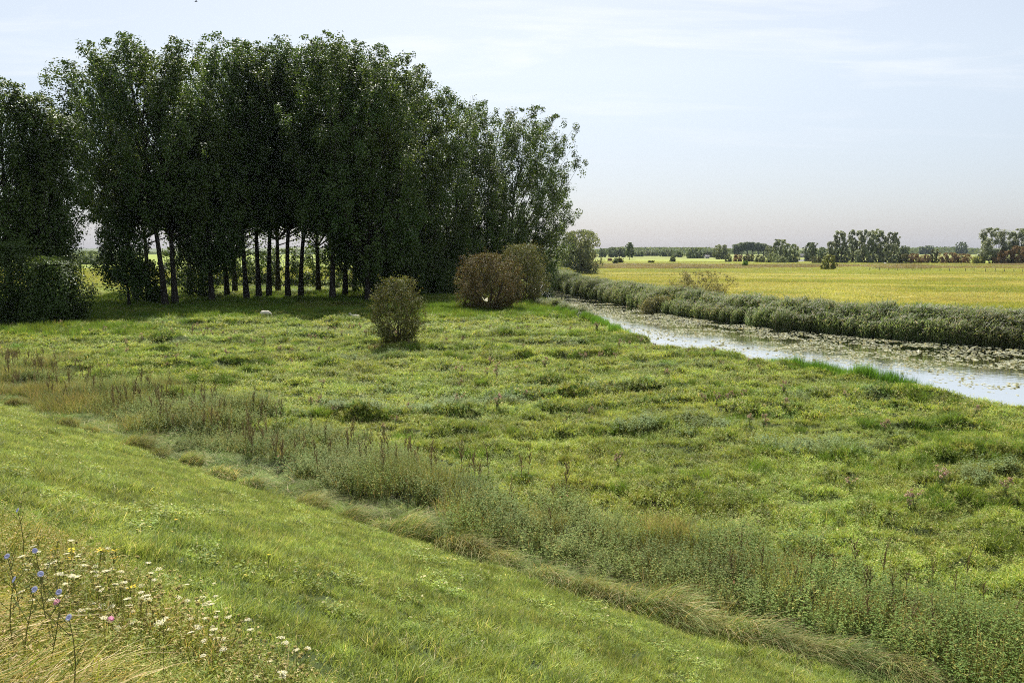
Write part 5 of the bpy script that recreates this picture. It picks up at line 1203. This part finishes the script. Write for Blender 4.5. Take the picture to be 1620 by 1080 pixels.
def build_small():
    x, y = P(420, 504); sheep((x, y, float(H(x, y))), math.radians(8), False, 'cream sheep grazing in the grove\'s shade, left of the small bush', .82)
    x, y = P(562, 507); sheep((x, y, float(H(x, y)) + .05), math.radians(160), True, 'white sheep lying just left of the small bush', .8)
    x, y = P(1400, 417.8); sheep((x, y, float(H(x, y))), math.radians(20), True, 'white sheep lying at the foot of the big willow clump', 1.1)
    # wire fence across the far field
    root = empty('field_fence', (*P(1500, 429), 0)); x0, y0 = P(1500, 429)
    tag(root, 'low fence of thin posts and wire across the far field', 'fence')
    us = [1376, 1391, 1406, 1420, 1444, 1457, 1471, 1487, 1502, 1527, 1541, 1559, 1574, 1589, 1604, 1618]; tops = []
    for k, u in enumerate(us):
        q = np.random.default_rng(900 + k); x, y = P(u, 428.5 + (u - 1376) / 250 * 2.5); h = q.uniform(.95, 1.2); ln = q.normal(0, .03, 2)
        g = Geo(); b = np.array([x - x0, y - y0, float(H(x, y)) - .3]); t = b + np.array([ln[0], ln[1], h + .3]); g.add(*_q(tube(np.array([b, (b + t) / 2, t, t + np.array([0, 0, .01])]), [.085, .085, .08, .005], 7))); g.obj('post', [M['wood']], root); tops.append(t)
    tops = np.array(tops)
    for dz in (-.12, -.5):
        g = Geo(); g.add(*_q(tube(tops + np.array([0, -.09, dz]), [.008] * len(tops), 4))); g.obj('wire', [M['wood']], root)
    # far buildings
    def house(name, u, vb, wpx, hpx, roofpx, dep, roofm, label, cat, chim=False):
        x, y = P(u, vb); w = wpx * y / F; h = hpx * y / F; rf = roofpx * y / F; root = empty(name, (x, y, 0)); tag(root, label, cat)
        g = Geo(); hw, hd = w / 2, dep / 2
        V = [(-hw, -hd, -.2), (hw, -hd, -.2), (hw, hd, -.2), (-hw, hd, -.2), (-hw, -hd, h), (hw, -hd, h), (hw, hd, h), (-hw, hd, h), (-hw, 0, h + rf * .96), (hw, 0, h + rf * .96)]
        g.add(V, [(4, 8, 7), (5, 6, 9)], [(0, 1, 5, 4), (1, 2, 6, 5), (2, 3, 7, 6), (3, 0, 4, 7)]); g.obj('wall', [M['wall']], root)
        g = Geo(); e = .5
        for s in (-1, 1):
            a = [(-hw - e, s * (hd + e), h - e * rf / hd), (hw + e, s * (hd + e), h - e * rf / hd), (hw + e, 0, h + rf), (-hw - e, 0, h + rf)]; b = [(p[0], p[1], p[2] + .3) for p in a]
            g.add(a + b, None, [(0, 1, 2, 3), (4, 5, 6, 7), (0, 1, 5, 4), (3, 0, 4, 7), (1, 2, 6, 5)])
        ro = g.obj('roof', [M[roofm]], root)
        if chim: g = Geo(); g.add([(hw * .5 + a, b, c) for c in (h + rf * .5, h + rf + 1.3) for a, b in ((-.5, -.4), (.5, -.4), (.5, .4), (-.5, .4))], None, [(0, 1, 5, 4), (1, 2, 6, 5), (2, 3, 7, 6), (3, 0, 4, 7), (4, 5, 6, 7)]); g.obj('chimney', [M['tile']], ro)
        for k in range(max(2, int(w / 9))):
            xx = -hw + (k + .5) * w / max(2, int(w / 9)); g = Geo(); g.add([(xx - .6, -hd - .02, h * .25), (xx + .6, -hd - .02, h * .25), (xx + .6, -hd - .02, h * .7), (xx - .6, -hd - .02, h * .7), (xx - .6, -hd + .1, h * .25), (xx + .6, -hd + .1, h * .25), (xx + .6, -hd + .1, h * .7), (xx - .6, -hd + .1, h * .7)], None, [(0, 1, 2, 3), (0, 1, 5, 4), (2, 3, 7, 6), (1, 2, 6, 5), (3, 0, 4, 7)]); g.obj('window', [M['slate']], root)
    house('farm_barn', 1538, 402.2, 16, 4.2, 2.6, 14, 'tile', 'long white barn with a reddish roof near the right horizon', 'barn')
    house('cottage', 1118, 408.8, 5.5, 2.6, 2.4, 7, 'slate', 'small white cottage between the domed tree and the round tree', 'house', True)
    house('farm_shed', 1268, 407.5, 7, 2.5, 3, 8, 'slate', 'dark roofed shed between the trees above the sliver of water', 'shed')
    # a small pale butterfly in flight before the red brown bush
    d = ray(767, 475); p = np.array([0, 0, CZ]) + d * 5.6; root = empty('butterfly', tuple(p)); root.rotation_euler = (.5, .2, .4); tag(root, 'small pale butterfly in flight before the red brown bush', 'butterfly')
    g = Geo(); g.add(*ellip((0, 0, 0), (.0025, .011, .0025), None, 8, 7)); g.add(*_q(tube(np.array([(0, .010, .001), (.004, .016, .005)]), [.0004, .0003], 3))); g.add(*_q(tube(np.array([(0, .010, .001), (-.004, .016, .005)]), [.0004, .0003], 3))); g.obj('body', [M['feather']], root)
    for s in (1, -1):
        g = Geo(); up = .55
        fw = [(0, .008), (.012, .020), (.026, .022), (.024, .008), (.012, 0), (.022, -.006), (.018, -.018), (.008, -.016), (0, -.004)]
        top = [(s * a * math.cos(up), b, a * math.sin(up)) for a, b in fw]; bot = [(v[0], v[1], v[2] - .0005) for v in top]; n = len(fw)
        T = [(n * k_ + 4, n * k_ + j, n * k_ + (j + 1) % n) for k_ in (0, 1) for j in range(n) if j != 4 and (j + 1) % n != 4]
        Q = [(j, (j + 1) % n, n + (j + 1) % n, n + j) for j in range(n)]
        g.add(top + bot, T, Q); g.obj('wing', [M['wing']], root)
    # a distant bird over the grove
    d = ray(310, 3); p = np.array([0, 0, CZ]) + d * 85; root = empty('bird', tuple(p), .5); tag(root, 'small dark bird in flight at the top edge of the sky', 'bird')
    g = Geo(); g.add(*ellip((0, 0, 0), (.13, .04, .04))); g.add(*ellip((.13, 0, .015), (.035, .028, .028), None, 8, 6)); g.add([(-.10, -.02, 0), (-.10, .02, 0), (-.22, .05, 0), (-.22, -.05, 0), (-.16, 0, .012)], [(0, 1, 4), (1, 2, 4), (2, 3, 4), (3, 0, 4)]); g.obj('body', [M['feather']], root)
    for s in (1, -1):
        g = Geo(); w = [(.06, .02, .01), (-.06, .02, .01), (-.05, .14, .06), (.07, .15, .06), (-.06, .30, .05), (.0, .31, .05)]; V = [(a, b * s, c) for a, b, c in w] + [(a, b * s, c + .008) for a, b, c in w]
        g.add(V, None, [(0, 1, 2, 3), (3, 2, 4, 5), (6, 7, 8, 9), (9, 8, 10, 11), (0, 3, 9, 6), (1, 2, 8, 7)]); g.obj('wing', [M['feather']], root)
build_small()

# ------------------------------------------------------------------ the summer haze
def build_haze():
    m, n, l = nodes_of('haze'); o = n.new('ShaderNodeOutputMaterial'); v = n.new('ShaderNodeVolumePrincipled')
    v.inputs['Color'].default_value = (.70, .83, 1.0, 1); v.inputs['Density'].default_value = .000032; v.inputs['Anisotropy'].default_value = .35
    l.new(v.outputs[0], o.inputs['Volume'])
    s, b, t = 2700, -3.0, 48.0
    V = [(-s, -s, b), (s, -s, b), (s, s, b), (-s, s, b), (-s, -s, t), (s, -s, t), (s, s, t), (-s, s, t)]
    Q = [(0, 3, 2, 1), (4, 5, 6, 7), (0, 1, 5, 4), (1, 2, 6, 5), (2, 3, 7, 6), (3, 0, 4, 7)]
    ob = D.objects.new('haze', mesh_np('haze', V, [Q], [m])); COL.objects.link(ob); tag(ob, 'thin summer haze over the distance', 'haze', kind='stuff')
build_haze()
